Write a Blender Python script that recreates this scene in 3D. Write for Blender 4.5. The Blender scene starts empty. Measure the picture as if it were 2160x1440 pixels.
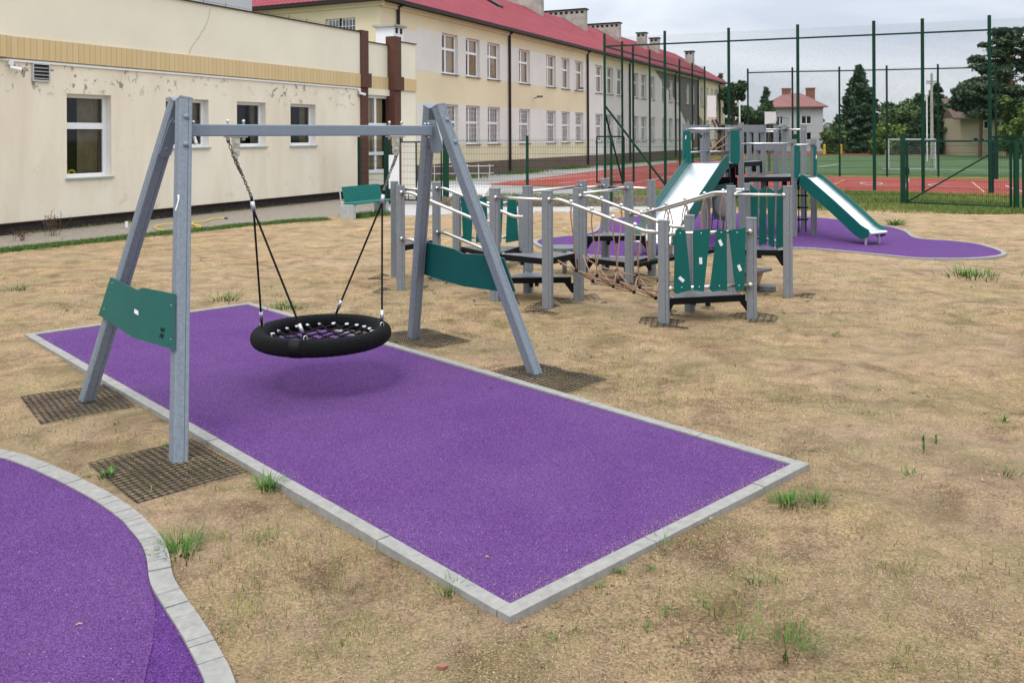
import bpy, math, random
import numpy as np
from mathutils import Vector, Matrix
random.seed(7); rng = np.random.default_rng(7)
C = bpy.context.scene.collection
R = math.radians
# ------------------------------------------------------------------ camera, world, sun
H, F, YH, ROLL = 2.05, 1857.0, 290.0, 0.005
scn = bpy.context.scene
cd = bpy.data.cameras.new('camera'); cam = bpy.data.objects.new('camera', cd); C.objects.link(cam)
cam.location = (0, 0, H); cam.rotation_euler = (math.pi/2, ROLL, 0)
cd.sensor_width = 36; cd.lens = F/2160*36; cd.shift_y = -(720-YH)/2160
cd.clip_start = 0.05; cd.clip_end = 3000
scn.camera = cam
scn.view_settings.view_transform = 'Standard'; scn.view_settings.look = 'None'
scn.view_settings.exposure = 0.22; scn.view_settings.gamma = 1.0
SUN_EL, SUN_AZ = R(62), R(205)     # azimuth measured clockwise from +Y
w = bpy.data.worlds.new('World'); scn.world = w; w.use_nodes = True
nt = w.node_tree; nt.nodes.clear()
def N(nt, typ, **kw):
    n = nt.nodes.new(typ)
    for k, v in kw.items():
        if hasattr(n, k): setattr(n, k, v)
        else: n.inputs[k].default_value = v
    return n
def L(nt, a, b): nt.links.new(a, b)
sky = N(nt, 'ShaderNodeTexSky'); sky.sky_type = 'NISHITA'; sky.sun_disc = False
sky.sun_elevation = SUN_EL; sky.sun_rotation = SUN_AZ
tc = N(nt, 'ShaderNodeTexCoord'); mp = N(nt, 'ShaderNodeMapping'); mp.inputs['Scale'].default_value = (1, 1, 3.2)
mp.inputs['Rotation'].default_value = (0.15, 0.25, 0)
L(nt, tc.outputs['Generated'], mp.inputs['Vector'])
no = N(nt, 'ShaderNodeTexNoise'); no.inputs['Scale'].default_value = 2.6; no.inputs['Detail'].default_value = 7; no.inputs['Roughness'].default_value = .52; no.inputs['Distortion'].default_value = .35
L(nt, mp.outputs['Vector'], no.inputs['Vector'])
cr = N(nt, 'ShaderNodeValToRGB'); cr.color_ramp.elements[0].position = .36; cr.color_ramp.elements[1].position = .66
cr.color_ramp.elements[0].color = (5.3, 5.8, 6.7, 1); cr.color_ramp.elements[1].color = (8.2, 8.5, 9.0, 1)
L(nt, no.outputs['Fac'], cr.inputs['Fac'])
sx = N(nt, 'ShaderNodeSeparateXYZ'); L(nt, tc.outputs['Generated'], sx.inputs['Vector'])
mr = N(nt, 'ShaderNodeMapRange'); mr.inputs['From Min'].default_value = 0.02; mr.inputs['From Max'].default_value = 1.0
mr.inputs['To Min'].default_value = .98; mr.inputs['To Max'].default_value = 3.3; L(nt, sx.outputs['Z'], mr.inputs['Value'])
vm = N(nt, 'ShaderNodeVectorMath'); vm.operation = 'SCALE'; L(nt, cr.outputs['Color'], vm.inputs[0]); L(nt, mr.outputs['Result'], vm.inputs['Scale'])
mx = N(nt, 'ShaderNodeMix'); mx.data_type = 'RGBA'; mx.inputs['Factor'].default_value = .93
L(nt, sky.outputs['Color'], mx.inputs['A']); L(nt, vm.outputs['Vector'], mx.inputs['B'])
bg = N(nt, 'ShaderNodeBackground'); bg.inputs['Strength'].default_value = .090; L(nt, mx.outputs['Result'], bg.inputs['Color'])
wo = N(nt, 'ShaderNodeOutputWorld'); L(nt, bg.outputs['Background'], wo.inputs['Surface'])
sd = bpy.data.lights.new('sun', 'SUN'); sd.energy = 1.3; sd.angle = R(22); sd.color = (1, .96, .9)
sun = bpy.data.objects.new('sun', sd); C.objects.link(sun)
sdir = Vector((math.sin(SUN_AZ)*math.cos(SUN_EL), math.cos(SUN_AZ)*math.cos(SUN_EL), math.sin(SUN_EL)))
sun.rotation_euler = (-sdir).to_track_quat('-Z', 'Y').to_euler()

# ------------------------------------------------------------------ survey helpers (photo pixel -> point of a known plane)
def ray(u, v):
    du, dv = u-1080, v-YH
    return Vector((du-ROLL*dv, F, -(ROLL*du+dv)))/F
def G(u, v, z=0.0):
    r = ray(u, v); t = (z-H)/r.z
    return Vector((r.x*t, r.y*t, z))
def PP(u, v, p, n):
    r = ray(u, v); o = Vector((0, 0, H)); n = Vector(n); t = (Vector(p)-o).dot(n)/r.dot(n)
    return o+r*t
def ZY(u, v, Y):
    r = ray(u, v); return Vector((r.x*Y, Y, H+r.z*Y))

# ------------------------------------------------------------------ materials
MATS = {}
def mat(name, col, rough=.7, metal=0, var=.0, vscale=8, bump=0, bscale=60, spec=.22, col2=None, thr=None, det=6, coords='Object'):
    m = bpy.data.materials.new(name); m.use_nodes = True; n = m.node_tree; b = n.nodes['Principled BSDF']
    b.inputs['Roughness'].default_value = rough; b.inputs['Metallic'].default_value = metal
    b.inputs['Specular IOR Level'].default_value = spec
    c = (*col, 1); b.inputs['Base Color'].default_value = c
    t = N(n, 'ShaderNodeTexCoord')
    if var or col2:
        x = N(n, 'ShaderNodeTexNoise'); x.inputs['Scale'].default_value = vscale; x.inputs['Detail'].default_value = det; x.inputs['Roughness'].default_value = .62
        L(n, t.outputs[coords], x.inputs['Vector'])
        r = N(n, 'ShaderNodeValToRGB'); L(n, x.outputs['Fac'], r.inputs['Fac'])
        lo, hi = thr or (.3, .7)
        r.color_ramp.elements[0].position = lo; r.color_ramp.elements[1].position = hi
        if col2: r.color_ramp.elements[0].color = (*col2, 1); r.color_ramp.elements[1].color = c
        else:
            r.color_ramp.elements[0].color = (*[k*(1-var) for k in col], 1); r.color_ramp.elements[1].color = (*[min(1, k*(1+var)) for k in col], 1)
        L(n, r.outputs['Color'], b.inputs['Base Color'])
    if bump:
        y = N(n, 'ShaderNodeTexNoise'); y.inputs['Scale'].default_value = bscale; y.inputs['Detail'].default_value = 4
        L(n, t.outputs[coords], y.inputs['Vector'])
        bp = N(n, 'ShaderNodeBump'); bp.inputs['Strength'].default_value = min(1, bump); bp.inputs['Distance'].default_value = .01*max(1, bump)
        L(n, y.outputs['Fac'], bp.inputs['Height']); L(n, bp.outputs['Normal'], b.inputs['Normal'])
    MATS[name] = m; return m
def nodes(m): return m.node_tree, m.node_tree.nodes['Principled BSDF']
def noise(n, src, scale, det=5, rough=.6, dist=0):
    x = N(n, 'ShaderNodeTexNoise'); x.inputs['Scale'].default_value = scale; x.inputs['Detail'].default_value = det
    x.inputs['Roughness'].default_value = rough; x.inputs['Distortion'].default_value = dist
    if src is not None: L(n, src, x.inputs['Vector'])
    return x.outputs['Fac']
def ramp(n, fac, stops):
    r = N(n, 'ShaderNodeValToRGB'); L(n, fac, r.inputs['Fac']); e = r.color_ramp.elements
    while len(e) < len(stops): e.new(.5)
    for k, (p, c) in enumerate(stops):
        e[k].position = p; e[k].color = (*c, 1) if not isinstance(c, (int, float)) else (c, c, c, 1)
    return r.outputs['Color']
def mixc(n, fac, a, b, mode='MIX'):
    m = N(n, 'ShaderNodeMix'); m.data_type = 'RGBA'; m.blend_type = mode
    if isinstance(fac, (int, float)): m.inputs['Factor'].default_value = fac
    else: L(n, fac, m.inputs['Factor'])
    for s, k in ((a, 'A'), (b, 'B')):
        if isinstance(s, tuple): m.inputs[k].default_value = (*s, 1)
        else: L(n, s, m.inputs[k])
    return m.outputs['Result']
def mathn(n, op, a, b=None, clamp=False):
    m = N(n, 'ShaderNodeMath'); m.operation = op; m.use_clamp = clamp
    for i, s in enumerate((a, b)):
        if s is None: continue
        if isinstance(s, (int, float)): m.inputs[i].default_value = s
        else: L(n, s, m.inputs[i])
    return m.outputs[0]
def bumpn(n, b, h, strength, dist):
    bp = N(n, 'ShaderNodeBump'); bp.inputs['Strength'].default_value = strength; bp.inputs['Distance'].default_value = dist
    L(n, h, bp.inputs['Height']); L(n, bp.outputs['Normal'], b.inputs['Normal'])

M = mat
M('grey_post', (.200, .212, .225), .55, .0, var=.12, vscale=30, bump=.35, bscale=180)
M('grey_swing', (.185, .215, .245), .5, 0, var=.16, vscale=42, bump=.3, bscale=160)
M('grey_beam', (.20, .24, .285), .45, 0, var=.05, vscale=9)
M('groove', (.09, .10, .11), .8)
M('steel', (.62, .61, .58), .28, 1.0, var=.08, vscale=20)
M('galv', (.55, .56, .57), .4, .8, var=.12, vscale=30)
M('chain', (.18, .17, .16), .45, .8)
M('slide_steel', (.86, .87, .89), .38, 1.0, var=.04, vscale=4)
M('teal', (.003, .098, .085), .42, 0, var=.1, vscale=3, bump=.15, bscale=220)
M('teal_edge', (.03, .08, .08), .6)
M('bench_teal', (.003, .135, .11), .45, 0, var=.08, vscale=8)
M('black', (.006, .006, .0065), .55, spec=.15)
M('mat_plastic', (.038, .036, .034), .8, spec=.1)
M('black_rope', (.007, .007, .0075), .8, bump=.8, bscale=150)
M('deck_grey', (.13, .135, .14), .45, 0, var=.25, vscale=14, bump=.3, bscale=120)
M('tan_rope', (.30, .19, .125), .85, 0, var=.2, vscale=60)
M('white', (.75, .75, .74), .5, var=.04, vscale=5)
M('white_worn', (.48, .48, .47), .6)
M('white_pvc', (.78, .79, .8), .35)
M('sticker', (.7, .72, .73), .4)
M('green_paint', (.003, .040, .022), .55, var=.15, vscale=12)
M('green_dark', (.004, .030, .020), .6, var=.15, vscale=12)
M('kerb', (.285, .275, .25), .85, var=.16, vscale=22, bump=.5, bscale=140)
M('joint', (.07, .065, .055), .95)
M('pave', (.245, .21, .17), .9, var=.22, vscale=7, bump=.5, bscale=40)
M('path_concrete', (.40, .39, .365), .9, var=.1, vscale=3)
M('asphalt', (.30, .285, .26), .9, var=.15, vscale=2)
M('wall_stone', (.20, .165, .12), .95, var=.5, vscale=9, bump=1, bscale=14)
M('brown_pier', (.105, .045, .032), .6, var=.15, vscale=4)
M('brown_trim', (.035, .018, .014), .5)
M('plinth_dark', (.035, .028, .025), .8, var=.35, vscale=7)
M('plinth_brown', (.14, .095, .075), .9, var=.15, vscale=3)
M('chim', (.36, .34, .30), .95, var=.25, vscale=1.6, bump=.4, bscale=20)
M('cream', (.76, .70, .56), .9, var=.05, vscale=.5, bump=.2, bscale=40)
M('cream_long', (.70, .61, .41), .9, var=.06, vscale=.35)
M('white_long', (.67, .645, .59), .9, var=.06, vscale=.5)
M('taupe', (.17, .145, .13), .9, var=.08, vscale=.5)
M('pink_brown', (.30, .22, .20), .9)
M('sill', (.14, .12, .11), .6)
M('sill_green', (.30, .37, .35), .5)
M('gutter', (.025, .016, .015), .45)
M('curtain', (.72, .56, .37), .9, var=.12, vscale=3)
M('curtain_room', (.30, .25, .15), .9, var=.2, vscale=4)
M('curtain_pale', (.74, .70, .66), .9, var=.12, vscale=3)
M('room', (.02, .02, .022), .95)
M('yellow', (.62, .45, .04), .5)
M('yellow_toy', (.65, .5, .02), .5)
M('green_toy', (.25, .45, .03), .5)
M('red_line', (.6, .55, .5), .8)
M('line_white', (.62, .60, .57), .8, var=.15, vscale=4)
M('line_yellow', (.55, .38, .16), .8)
M('wood_fence', (.12, .055, .035), .85, var=.3, vscale=2)
M('bark', (.09, .065, .045), .95, var=.3, vscale=6)
M('bark_pine', (.17, .095, .06), .95, var=.35, vscale=5)
M('twig', (.13, .08, .05), .95)
M('house_wall', (.50, .50, .50), .9, var=.04, vscale=.5)
M('house_cream', (.42, .36, .24), .9)
M('brick_red', (.26, .12, .085), .9)
M('concrete_blk', (.40, .41, .41), .85, var=.1, vscale=8)
M('camera_white', (.72, .72, .72), .4)
M('ink', (.004, .02, .02), .6)
M('straw', (.46, .335, .185), .9)
M('paving_pale', (.55, .53, .5), .9, var=.1, vscale=2)

# --- soil
m = M('soil', (.4, .3, .2), .97, spec=.1); n, b = nodes(m)
t = N(n, 'ShaderNodeTexCoord').outputs['Object']
big = noise(n, t, .55, 5, .6, .3); mid = noise(n, t, 4.5, 6, .68, .4); fine = noise(n, t, 70, 5, .75); vfine = noise(n, t, 240, 3, .8)
c = ramp(n, fine, [(.3, (.10, .07, .045)), (.42, (.30, .21, .13)), (.52, (.525, .375, .235)), (.66, (.78, .59, .37))])
dk = ramp(n, mid, [(.32, (.55, .50, .46)), (.47, (.92, .9, .88)), (.6, (1.1, 1.08, 1.02))])
c = mixc(n, 1.0, c, dk, 'MULTIPLY')
c = mixc(n, ramp(n, big, [(.4, 0.0), (.62, .5)]), c, (.52, .385, .28))
c = mixc(n, 1.0, c, ramp(n, noise(n, t, 1.7, 6, .7, .5), [(.36, (.60, .55, .51)), (.49, (.95, .92, .89)), (.66, (1.15, 1.10, .99))]), 'MULTIPLY')
gm = mathn(n, 'MULTIPLY', ramp(n, noise(n, t, 1.1, 6, .7), [(.44, 0.), (.60, 1.)]), ramp(n, noise(n, t, 26, 4, .75), [(.43, 0.), (.57, .75)]))
c = mixc(n, mathn(n, 'MULTIPLY', gm, .85), c, (.26, .25, .08))
sp = N(n, 'ShaderNodeTexVoronoi'); sp.inputs['Scale'].default_value = 28; L(n, t, sp.inputs['Vector'])
dots = mathn(n, 'MULTIPLY', ramp(n, sp.outputs['Distance'], [(.10, 1.), (.17, 0.)]), ramp(n, mid, [(.4, .85), (.52, 0.)]))
c = mixc(n, dots, c, (.07, .05, .035))
c = mixc(n, mathn(n, 'MULTIPLY', ramp(n, noise(n, t, 9, 6, .8, 1.), [(.30, 1.), (.40, 0.)]), .6), c, (.13, .09, .06))
L(n, c, b.inputs['Base Color'])
hh = mathn(n, 'ADD', mathn(n, 'MULTIPLY', mid, 2.2), mathn(n, 'ADD', fine, mathn(n, 'MULTIPLY', vfine, .5)))
bumpn(n, b, hh, 1.0, .025)
# --- rubber
def rubber(name, base, dusty=.12):
    m = M(name, base, .95, spec=.08); n, b = nodes(m); t = N(n, 'ShaderNodeTexCoord').outputs['Object']
    v = N(n, 'ShaderNodeTexVoronoi'); v.inputs['Scale'].default_value = 230; L(n, t, v.inputs['Vector'])
    sx = N(n, 'ShaderNodeSeparateColor'); L(n, v.outputs['Color'], sx.inputs['Color'])
    lo = tuple(k*.50 for k in base); hi = tuple(min(1, k*1.75+.012) for k in base)
    c = ramp(n, sx.outputs['Red'], [(.0, lo), (.5, base), (1., hi)])
    spk = N(n, 'ShaderNodeTexVoronoi'); spk.inputs['Scale'].default_value = 55; L(n, t, spk.inputs['Vector'])
    s2 = N(n, 'ShaderNodeSeparateColor'); L(n, spk.outputs['Color'], s2.inputs['Color'])
    f = mathn(n, 'MULTIPLY', ramp(n, s2.outputs['Green'], [(.90, 0.), (.93, .8)]), ramp(n, spk.outputs['Distance'], [(.13, 1.), (.2, 0.)]))
    c = mixc(n, f, c, (.50, .38, .36))
    c = mixc(n, ramp(n, noise(n, t, .9, 6, .65, .5), [(.38, 0.), (.72, dusty*1.8)]), c, (.36, .27, .32))
    c = mixc(n, 1.0, c, ramp(n, noise(n, t, 3, 4, .6), [(.3, (.95, .94, .95)), (.7, (1.04, 1.04, 1.03))]), 'MULTIPLY')
    L(n, c, b.inputs['Base Color']); bumpn(n, b, mathn(n, 'ADD', v.outputs['Distance'], noise(n, t, 120, 2)), .9, .005)
    pass
    return m
rubber('purple', (.108, .043, .168), .035); rubber('purple_deep', (.094, .032, .162), .01); rubber('tartan', (.30, .062, .045), .06)
# --- grass sheets
def grassmat(name, a, b_, d, sc=3):
    m = M(name, a, .95, spec=.1); n, b = nodes(m); t = N(n, 'ShaderNodeTexCoord').outputs['Object']
    c = ramp(n, noise(n, t, sc, 7, .7, .3), [(.35, d), (.5, a), (.66, b_)])
    c = mixc(n, 1.0, c, ramp(n, noise(n, t, 40, 3, .7), [(.3, (.6, .6, .6)), (.7, (1.3, 1.3, 1.25))]), 'MULTIPLY')
    L(n, c, b.inputs['Base Color']); bumpn(n, b, noise(n, t, 30, 4), 1, .03)
grassmat('grass_sheet', (.13, .15, .035), (.30, .25, .10), (.07, .12, .025), .9)
grassmat('turf', (.085, .14, .06), (.115, .16, .075), (.07, .125, .05), .4)
def bladem(name, a, b_):
    m = M(name, a, .75, spec=.25); n, b = nodes(m); g = N(n, 'ShaderNodeNewGeometry')
    L(n, ramp(n, g.outputs['Random Per Island'], [(0, a), (1, b_)]), b.inputs['Base Color'])
bladem('blade', (.035, .10, .018), (.12, .20, .04)); bladem('blade_olive', (.10, .14, .03), (.26, .26, .07)); bladem('straw_blade', (.22, .15, .08), (.60, .46, .25))
bladem('leaf_dark', (.035, .07, .032), (.09, .14, .06)); bladem('leaf_blue', (.038, .075, .045), (.11, .17, .09)); bladem('leaf_mid', (.06, .10, .035), (.14, .19, .07))
bladem('leaf_light', (.09, .14, .03), (.19, .25, .06)); bladem('leaf_weed', (.035, .11, .015), (.11, .22, .035)); bladem('leaf_haze', (.08, .12, .08), (.14, .19, .11))
bladem('leaf_pine', (.035, .058, .035), (.10, .13, .07)); bladem('clod', (.05, .035, .025), (.16, .11, .075))
# --- plaster of the low building, with wear
m = M('plaster', (.66, .57, .45), .92); n, b = nodes(m); t = N(n, 'ShaderNodeTexCoord').outputs['Object']
sx = N(n, 'ShaderNodeSeparateXYZ'); L(n, t, sx.inputs['Vector'])
zone = mathn(n, 'MULTIPLY', ramp(n, mathn(n, 'DIVIDE', sx.outputs['Z'], 5), [(.60, 0.), (.66, 1.)]), ramp(n, mathn(n, 'DIVIDE', sx.outputs['Z'], 5), [(.74, 1.), (.77, .25)]))
ch = mathn(n, 'MULTIPLY', zone, mathn(n, 'MULTIPLY', ramp(n, noise(n, t, 4.6, 6, .7, .15), [(.578, 0.), (.596, 1.)]), ramp(n, noise(n, t, .45, 2, .5), [(.36, 0.), (.46, 1.)])))
mp_ = N(n, 'ShaderNodeMapping'); mp_.inputs['Scale'].default_value = (1, 1, .22); L(n, t, mp_.inputs['Vector'])
c = ramp(n, noise(n, mp_.outputs['Vector'], 1.1, 6, .6), [(.3, (.71, .61, .47)), (.55, (.79, .71, .565)), (.75, (.82, .745, .60))])
c = mixc(n, mathn(n, 'MULTIPLY', ramp(n, noise(n, t, .8, 6, .75, .6), [(.58, 0.), (.7, .55)]), 1.0), c, (.50, .41, .33))
ck = N(n, 'ShaderNodeTexVoronoi'); ck.feature = 'DISTANCE_TO_EDGE'; ck.inputs['Scale'].default_value = .9
mm = N(n, 'ShaderNodeMapping'); L(n, t, mm.inputs['Vector']); 
nv = N(n, 'ShaderNodeTexNoise'); nv.inputs['Scale'].default_value = 3; nv.inputs['Detail'].default_value = 5; L(n, t, nv.inputs['Vector'])
va = N(n, 'ShaderNodeVectorMath'); va.operation = 'ADD'; L(n, t, va.inputs[0]); 
vs = N(n, 'ShaderNodeVectorMath'); vs.operation = 'SCALE'; vs.inputs['Scale'].default_value = .5; L(n, nv.outputs['Color'], vs.inputs[0]); L(n, vs.outputs['Vector'], va.inputs[1]); L(n, va.outputs['Vector'], ck.inputs['Vector'])
crk = mathn(n, 'MULTIPLY', ramp(n, ck.outputs['Distance'], [(.003, .16), (.007, 0.)]), ramp(n, noise(n, t, .5, 2), [(.52, 0.), (.6, 1.)]))
c = mixc(n, crk, c, (.33, .27, .22)); c = mixc(n, ch, c, (.30, .27, .22))
L(n, c, b.inputs['Base Color']); bumpn(n, b, mathn(n, 'SUBTRACT', noise(n, t, 60, 3), ch), .35, .01)
# --- board cladding (boards run up; t = distance along wall in UV.x)
m = M('boards', (.55, .38, .16), .6); n, b = nodes(m); uv = N(n, 'ShaderNodeUVMap').outputs['UV']
sx = N(n, 'ShaderNodeSeparateXYZ'); L(n, uv, sx.inputs['Vector'])
fr = mathn(n, 'FRACT', mathn(n, 'MULTIPLY', sx.outputs['X'], 6.6)); wn = N(n, 'ShaderNodeTexWhiteNoise'); wn.noise_dimensions = '1D'
L(n, mathn(n, 'FLOOR', mathn(n, 'MULTIPLY', sx.outputs['X'], 6.6)), wn.inputs['W'])
c = mixc(n, wn.outputs['Value'], (.60, .445, .23), (.64, .485, .27))
g = ramp(n, fr, [(0, 1.), (.07, 0.), (.94, 0.), (1., 1.)]); c = mixc(n, g, c, (.34, .22, .09)); L(n, c, b.inputs['Base Color'])
# --- roof tiles
m = M('roof_red', (.40, .07, .075), .85, spec=.08); n, b = nodes(m); uv = N(n, 'ShaderNodeUVMap').outputs['UV']
sx = N(n, 'ShaderNodeSeparateXYZ'); L(n, uv, sx.inputs['Vector'])
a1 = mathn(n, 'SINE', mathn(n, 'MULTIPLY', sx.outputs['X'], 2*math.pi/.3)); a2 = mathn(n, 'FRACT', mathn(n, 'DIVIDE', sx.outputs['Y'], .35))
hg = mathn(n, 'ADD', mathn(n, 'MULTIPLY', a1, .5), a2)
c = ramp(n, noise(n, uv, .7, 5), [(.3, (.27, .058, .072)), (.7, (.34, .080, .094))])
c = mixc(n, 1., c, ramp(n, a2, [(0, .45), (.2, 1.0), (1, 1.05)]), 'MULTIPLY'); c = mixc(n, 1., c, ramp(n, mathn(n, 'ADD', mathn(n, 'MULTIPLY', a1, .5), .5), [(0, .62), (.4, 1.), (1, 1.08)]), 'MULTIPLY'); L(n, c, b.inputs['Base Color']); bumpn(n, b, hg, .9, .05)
m = M('roof_far', (.25, .12, .11), .8, var=.12, vscale=.6)
# --- swing rim: wound rope
m = M('rim_rope', (.0045, .0045, .005), .7, spec=.2); n, b = nodes(m); uv = N(n, 'ShaderNodeUVMap').outputs['UV']
wv = N(n, 'ShaderNodeTexWave'); wv.inputs['Scale'].default_value = 22; wv.bands_direction = 'DIAGONAL'; wv.inputs['Distortion'].default_value = 1.5; L(n, uv, wv.inputs['Vector'])
bumpn(n, b, wv.outputs['Fac'], 1., .012)
# --- glass
m = M('glass', (.02, .022, .025), .06); n, b = nodes(m); out = n.nodes['Material Output']
gl = N(n, 'ShaderNodeBsdfGlossy'); gl.inputs['Roughness'].default_value = .04; gl.inputs['Color'].default_value = (.9, .92, .95, 1)
tr = N(n, 'ShaderNodeBsdfTransparent'); tr.inputs['Color'].default_value = (.93, .95, .94, 1)
fr = N(n, 'ShaderNodeFresnel'); fr.inputs['IOR'].default_value = 1.55; ms = N(n, 'ShaderNodeMixShader')
L(n, fr.outputs[0], ms.inputs[0]); L(n, tr.outputs[0], ms.inputs[1]); L(n, gl.outputs[0], ms.inputs[2]); L(n, ms.outputs[0], out.inputs['Surface'])

# ------------------------------------------------------------------ mesh building
ORG = {}
class MB:
    def __init__(s): s.v = []; s.f = []; s.m = []; s.uv = {}
    def face(s, pts, mi=0, uv=None):
        i = len(s.v); s.v += [tuple(p) for p in pts]; s.f.append(tuple(range(i, i+len(pts)))); s.m.append(mi)
        if uv: s.uv[len(s.f)-1] = uv
    def mesh(s, vs, fs, mi=0):
        i = len(s.v); s.v += [tuple(p) for p in vs]
        for f in fs: s.f.append(tuple(i+k for k in f)); s.m.append(mi)
    def hexa(s, c, a, b, d, mi=0):
        c, a, b, d = map(Vector, (c, a, b, d))
        vs = [c+x*a+y*b+z*d for z in (-1, 1) for y in (-1, 1) for x in (-1, 1)]
        s.mesh(vs, [(0, 2, 3, 1), (4, 5, 7, 6), (0, 1, 5, 4), (2, 6, 7, 3), (0, 4, 6, 2), (1, 3, 7, 5)], mi)
    def box(s, c, sz, rz=0, mi=0):
        a = Vector((math.cos(rz), math.sin(rz), 0)); b = Vector((-math.sin(rz), math.cos(rz), 0))
        s.hexa(c, a*sz[0]/2, b*sz[1]/2, Vector((0, 0, sz[2]/2)), mi)
    def bar(s, p, q, w, h, ref=(0, 0, 1), mi=0):   # w across, h along ref
        p, q = Vector(p), Vector(q); d = (q-p); ref = Vector(ref)
        x = d.cross(ref).normalized(); y = x.cross(d).normalized()
        s.hexa((p+q)/2, d/2, x*w/2, y*h/2, mi)
    def tube(s, pts, r, n=8, mi=0, closed=False, caps=True):
        pts = [Vector(p) for p in pts]; k = len(pts); rs = r if hasattr(r, '__len__') else [r]*k
        i0 = len(s.v); up = None
        for i, p in enumerate(pts):
            if closed: d = pts[(i+1) % k]-pts[i-1]
            else: d = pts[min(i+1, k-1)]-pts[max(i-1, 0)]
            d.normalize()
            if up is None:
                up = Vector((0, 0, 1)) if abs(d.z) < .9 else Vector((1, 0, 0))
            x = d.cross(up).normalized(); up = x.cross(d).normalized()
            for j in range(n):
                a = 2*math.pi*j/n; s.v.append(tuple(p+(x*math.cos(a)+up*math.sin(a))*rs[i]))
        for i in range(k if closed else k-1):
            for j in range(n):
                a = i0+i*n+j; b = i0+i*n+(j+1) % n; i2 = (i+1) % k; c = i0+i2*n+(j+1) % n; d = i0+i2*n+j
                s.f.append((a, b, c, d)); s.m.append(mi)
        if caps and not closed:
            s.f.append(tuple(i0+j for j in range(n))[::-1]); s.m.append(mi)
            s.f.append(tuple(i0+(k-1)*n+j for j in range(n))); s.m.append(mi)
    def prism(s, poly, vec, mi=0, smi=None):
        poly = [Vector(p) for p in poly]; vec = Vector(vec); n = len(poly)
        nrm = sum(((poly[i]-poly[0]).cross(poly[(i+1) % n]-poly[0]) for i in range(1, n-1)), Vector())
        if nrm.dot(vec) < 0: poly = poly[::-1]
        top = [p+vec for p in poly]; s.face(poly[::-1], mi); s.face(top, mi)
        for i in range(n):
            j = (i+1) % n; s.face([poly[i], poly[j], top[j], top[i]], mi if smi is None else smi)
    def post(s, p, q, sz, ref, mi=0, gi=1, cap=True):   # grooved square section
        p, q = Vector(p), Vector(q); d = (q-p).normalized(); ref = Vector(ref)
        x = (ref-d*ref.dot(d)).normalized(); y = d.cross(x)
        h = sz/2; c = h*.16; g0, g1, dp = h*.30, h*.46, h*.14; ch = h*.12
        side = [(-h+ch, -h), (-g1, -h), (-g0, -h+dp), (g0, -h+dp), (g1, -h), (h-ch, -h)]
        gx = .38*h; gw = .055*h; dp = .05*h
        side = [(-h+ch, -h), (gx-gw, -h), (gx-gw*.6, -h+dp), (gx+gw*.6, -h+dp), (gx+gw, -h), (h-ch, -h)]
        pr = []
        for k in range(4):
            ca, sa = [(1, 0), (0, 1), (-1, 0), (0, -1)][k]
            pr += [(a*ca-b*sa, a*sa+b*ca) for a, b in side]
        n = len(pr); i0 = len(s.v)
        for e in (p, q):
            for a, b in pr: s.v.append(tuple(e+x*a+y*b))
        for i in range(n):
            j = (i+1) % n; s.f.append((i0+i, i0+j, i0+n+j, i0+n+i)); s.m.append(gi if i % 6 == 2 else mi)
        s.f.append(tuple(i0+n+i for i in range(n))); s.m.append(mi)
        if cap:
            pr2 = [(-h, -h), (h, -h), (h, h), (-h, h)]
            s.prism([q+x*a*1.02+y*b*1.02+d*.002 for a, b in pr2], d*.014, mi)
    def sphere(s, c, r, n=8, mi=0, sc=(1, 1, 1)):
        c = Vector(c); vs = []; fs = []; k = max(4, n//2+1)
        for i in range(1, k):
            th = math.pi*i/k
            for j in range(n):
                a = 2*math.pi*j/n; vs.append(c+Vector((r*sc[0]*math.sin(th)*math.cos(a), r*sc[1]*math.sin(th)*math.sin(a), r*sc[2]*math.cos(th))))
        vs += [c+Vector((0, 0, r*sc[2])), c-Vector((0, 0, r*sc[2]))]; t, b = len(vs)-2, len(vs)-1
        for i in range(k-2):
            for j in range(n): fs.append((i*n+j, (i+1)*n+j, (i+1)*n+(j+1) % n, i*n+(j+1) % n))
        for j in range(n): fs.append((t, j, (j+1) % n)); fs.append((b, (k-2)*n+(j+1) % n, (k-2)*n+j))
        s.mesh(vs, fs, mi)
    def build(s, name, mats, parent=None, smooth=False, bevel=0):
        if isinstance(mats, str): mats = [mats]
        o3 = ORG.get(parent.name, Vector()) if parent else Vector()
        me = bpy.data.meshes.new(name)
        me.from_pydata([(v[0]-o3[0], v[1]-o3[1], v[2]-o3[2]) for v in s.v], [], s.f)
        for k in mats: me.materials.append(MATS[k])
        me.polygons.foreach_set('material_index', s.m)
        if smooth: me.polygons.foreach_set('use_smooth', [True]*len(s.f))
        if s.uv:
            u = me.uv_layers.new(name='UVMap')
            for fi, uv in s.uv.items():
                for li, c in zip(me.polygons[fi].loop_indices, uv): u.data[li].uv = c
        me.validate(); me.update()
        o = bpy.data.objects.new(name, me); C.objects.link(o)
        if parent: o.parent = parent
        ORG[o.name] = o3
        if bevel:
            bm = o.modifiers.new('bevel', 'BEVEL'); bm.width = bevel; bm.segments = 2; bm.limit_method = 'ANGLE'; bm.angle_limit = R(40)
        return o
def one(fn, name, mats, parent=None, **k):
    b = MB(); fn(b); return b.build(name, mats, parent, **k)
def thing(name, label, cat, loc, group=None):
    o = bpy.data.objects.new(name, None); C.objects.link(o); o.location = loc; o.empty_display_size = .2
    ORG[o.name] = Vector(loc); o['label'] = label; o['category'] = cat
    if group: o['group'] = group
    return o
def tag(o, label, cat, group=None):
    o['label'] = label; o['category'] = cat
    if group: o['group'] = group
    return o
def kind(o, k, label=None):
    o['kind'] = k
    if label: o['label'] = label
    return o
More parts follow.
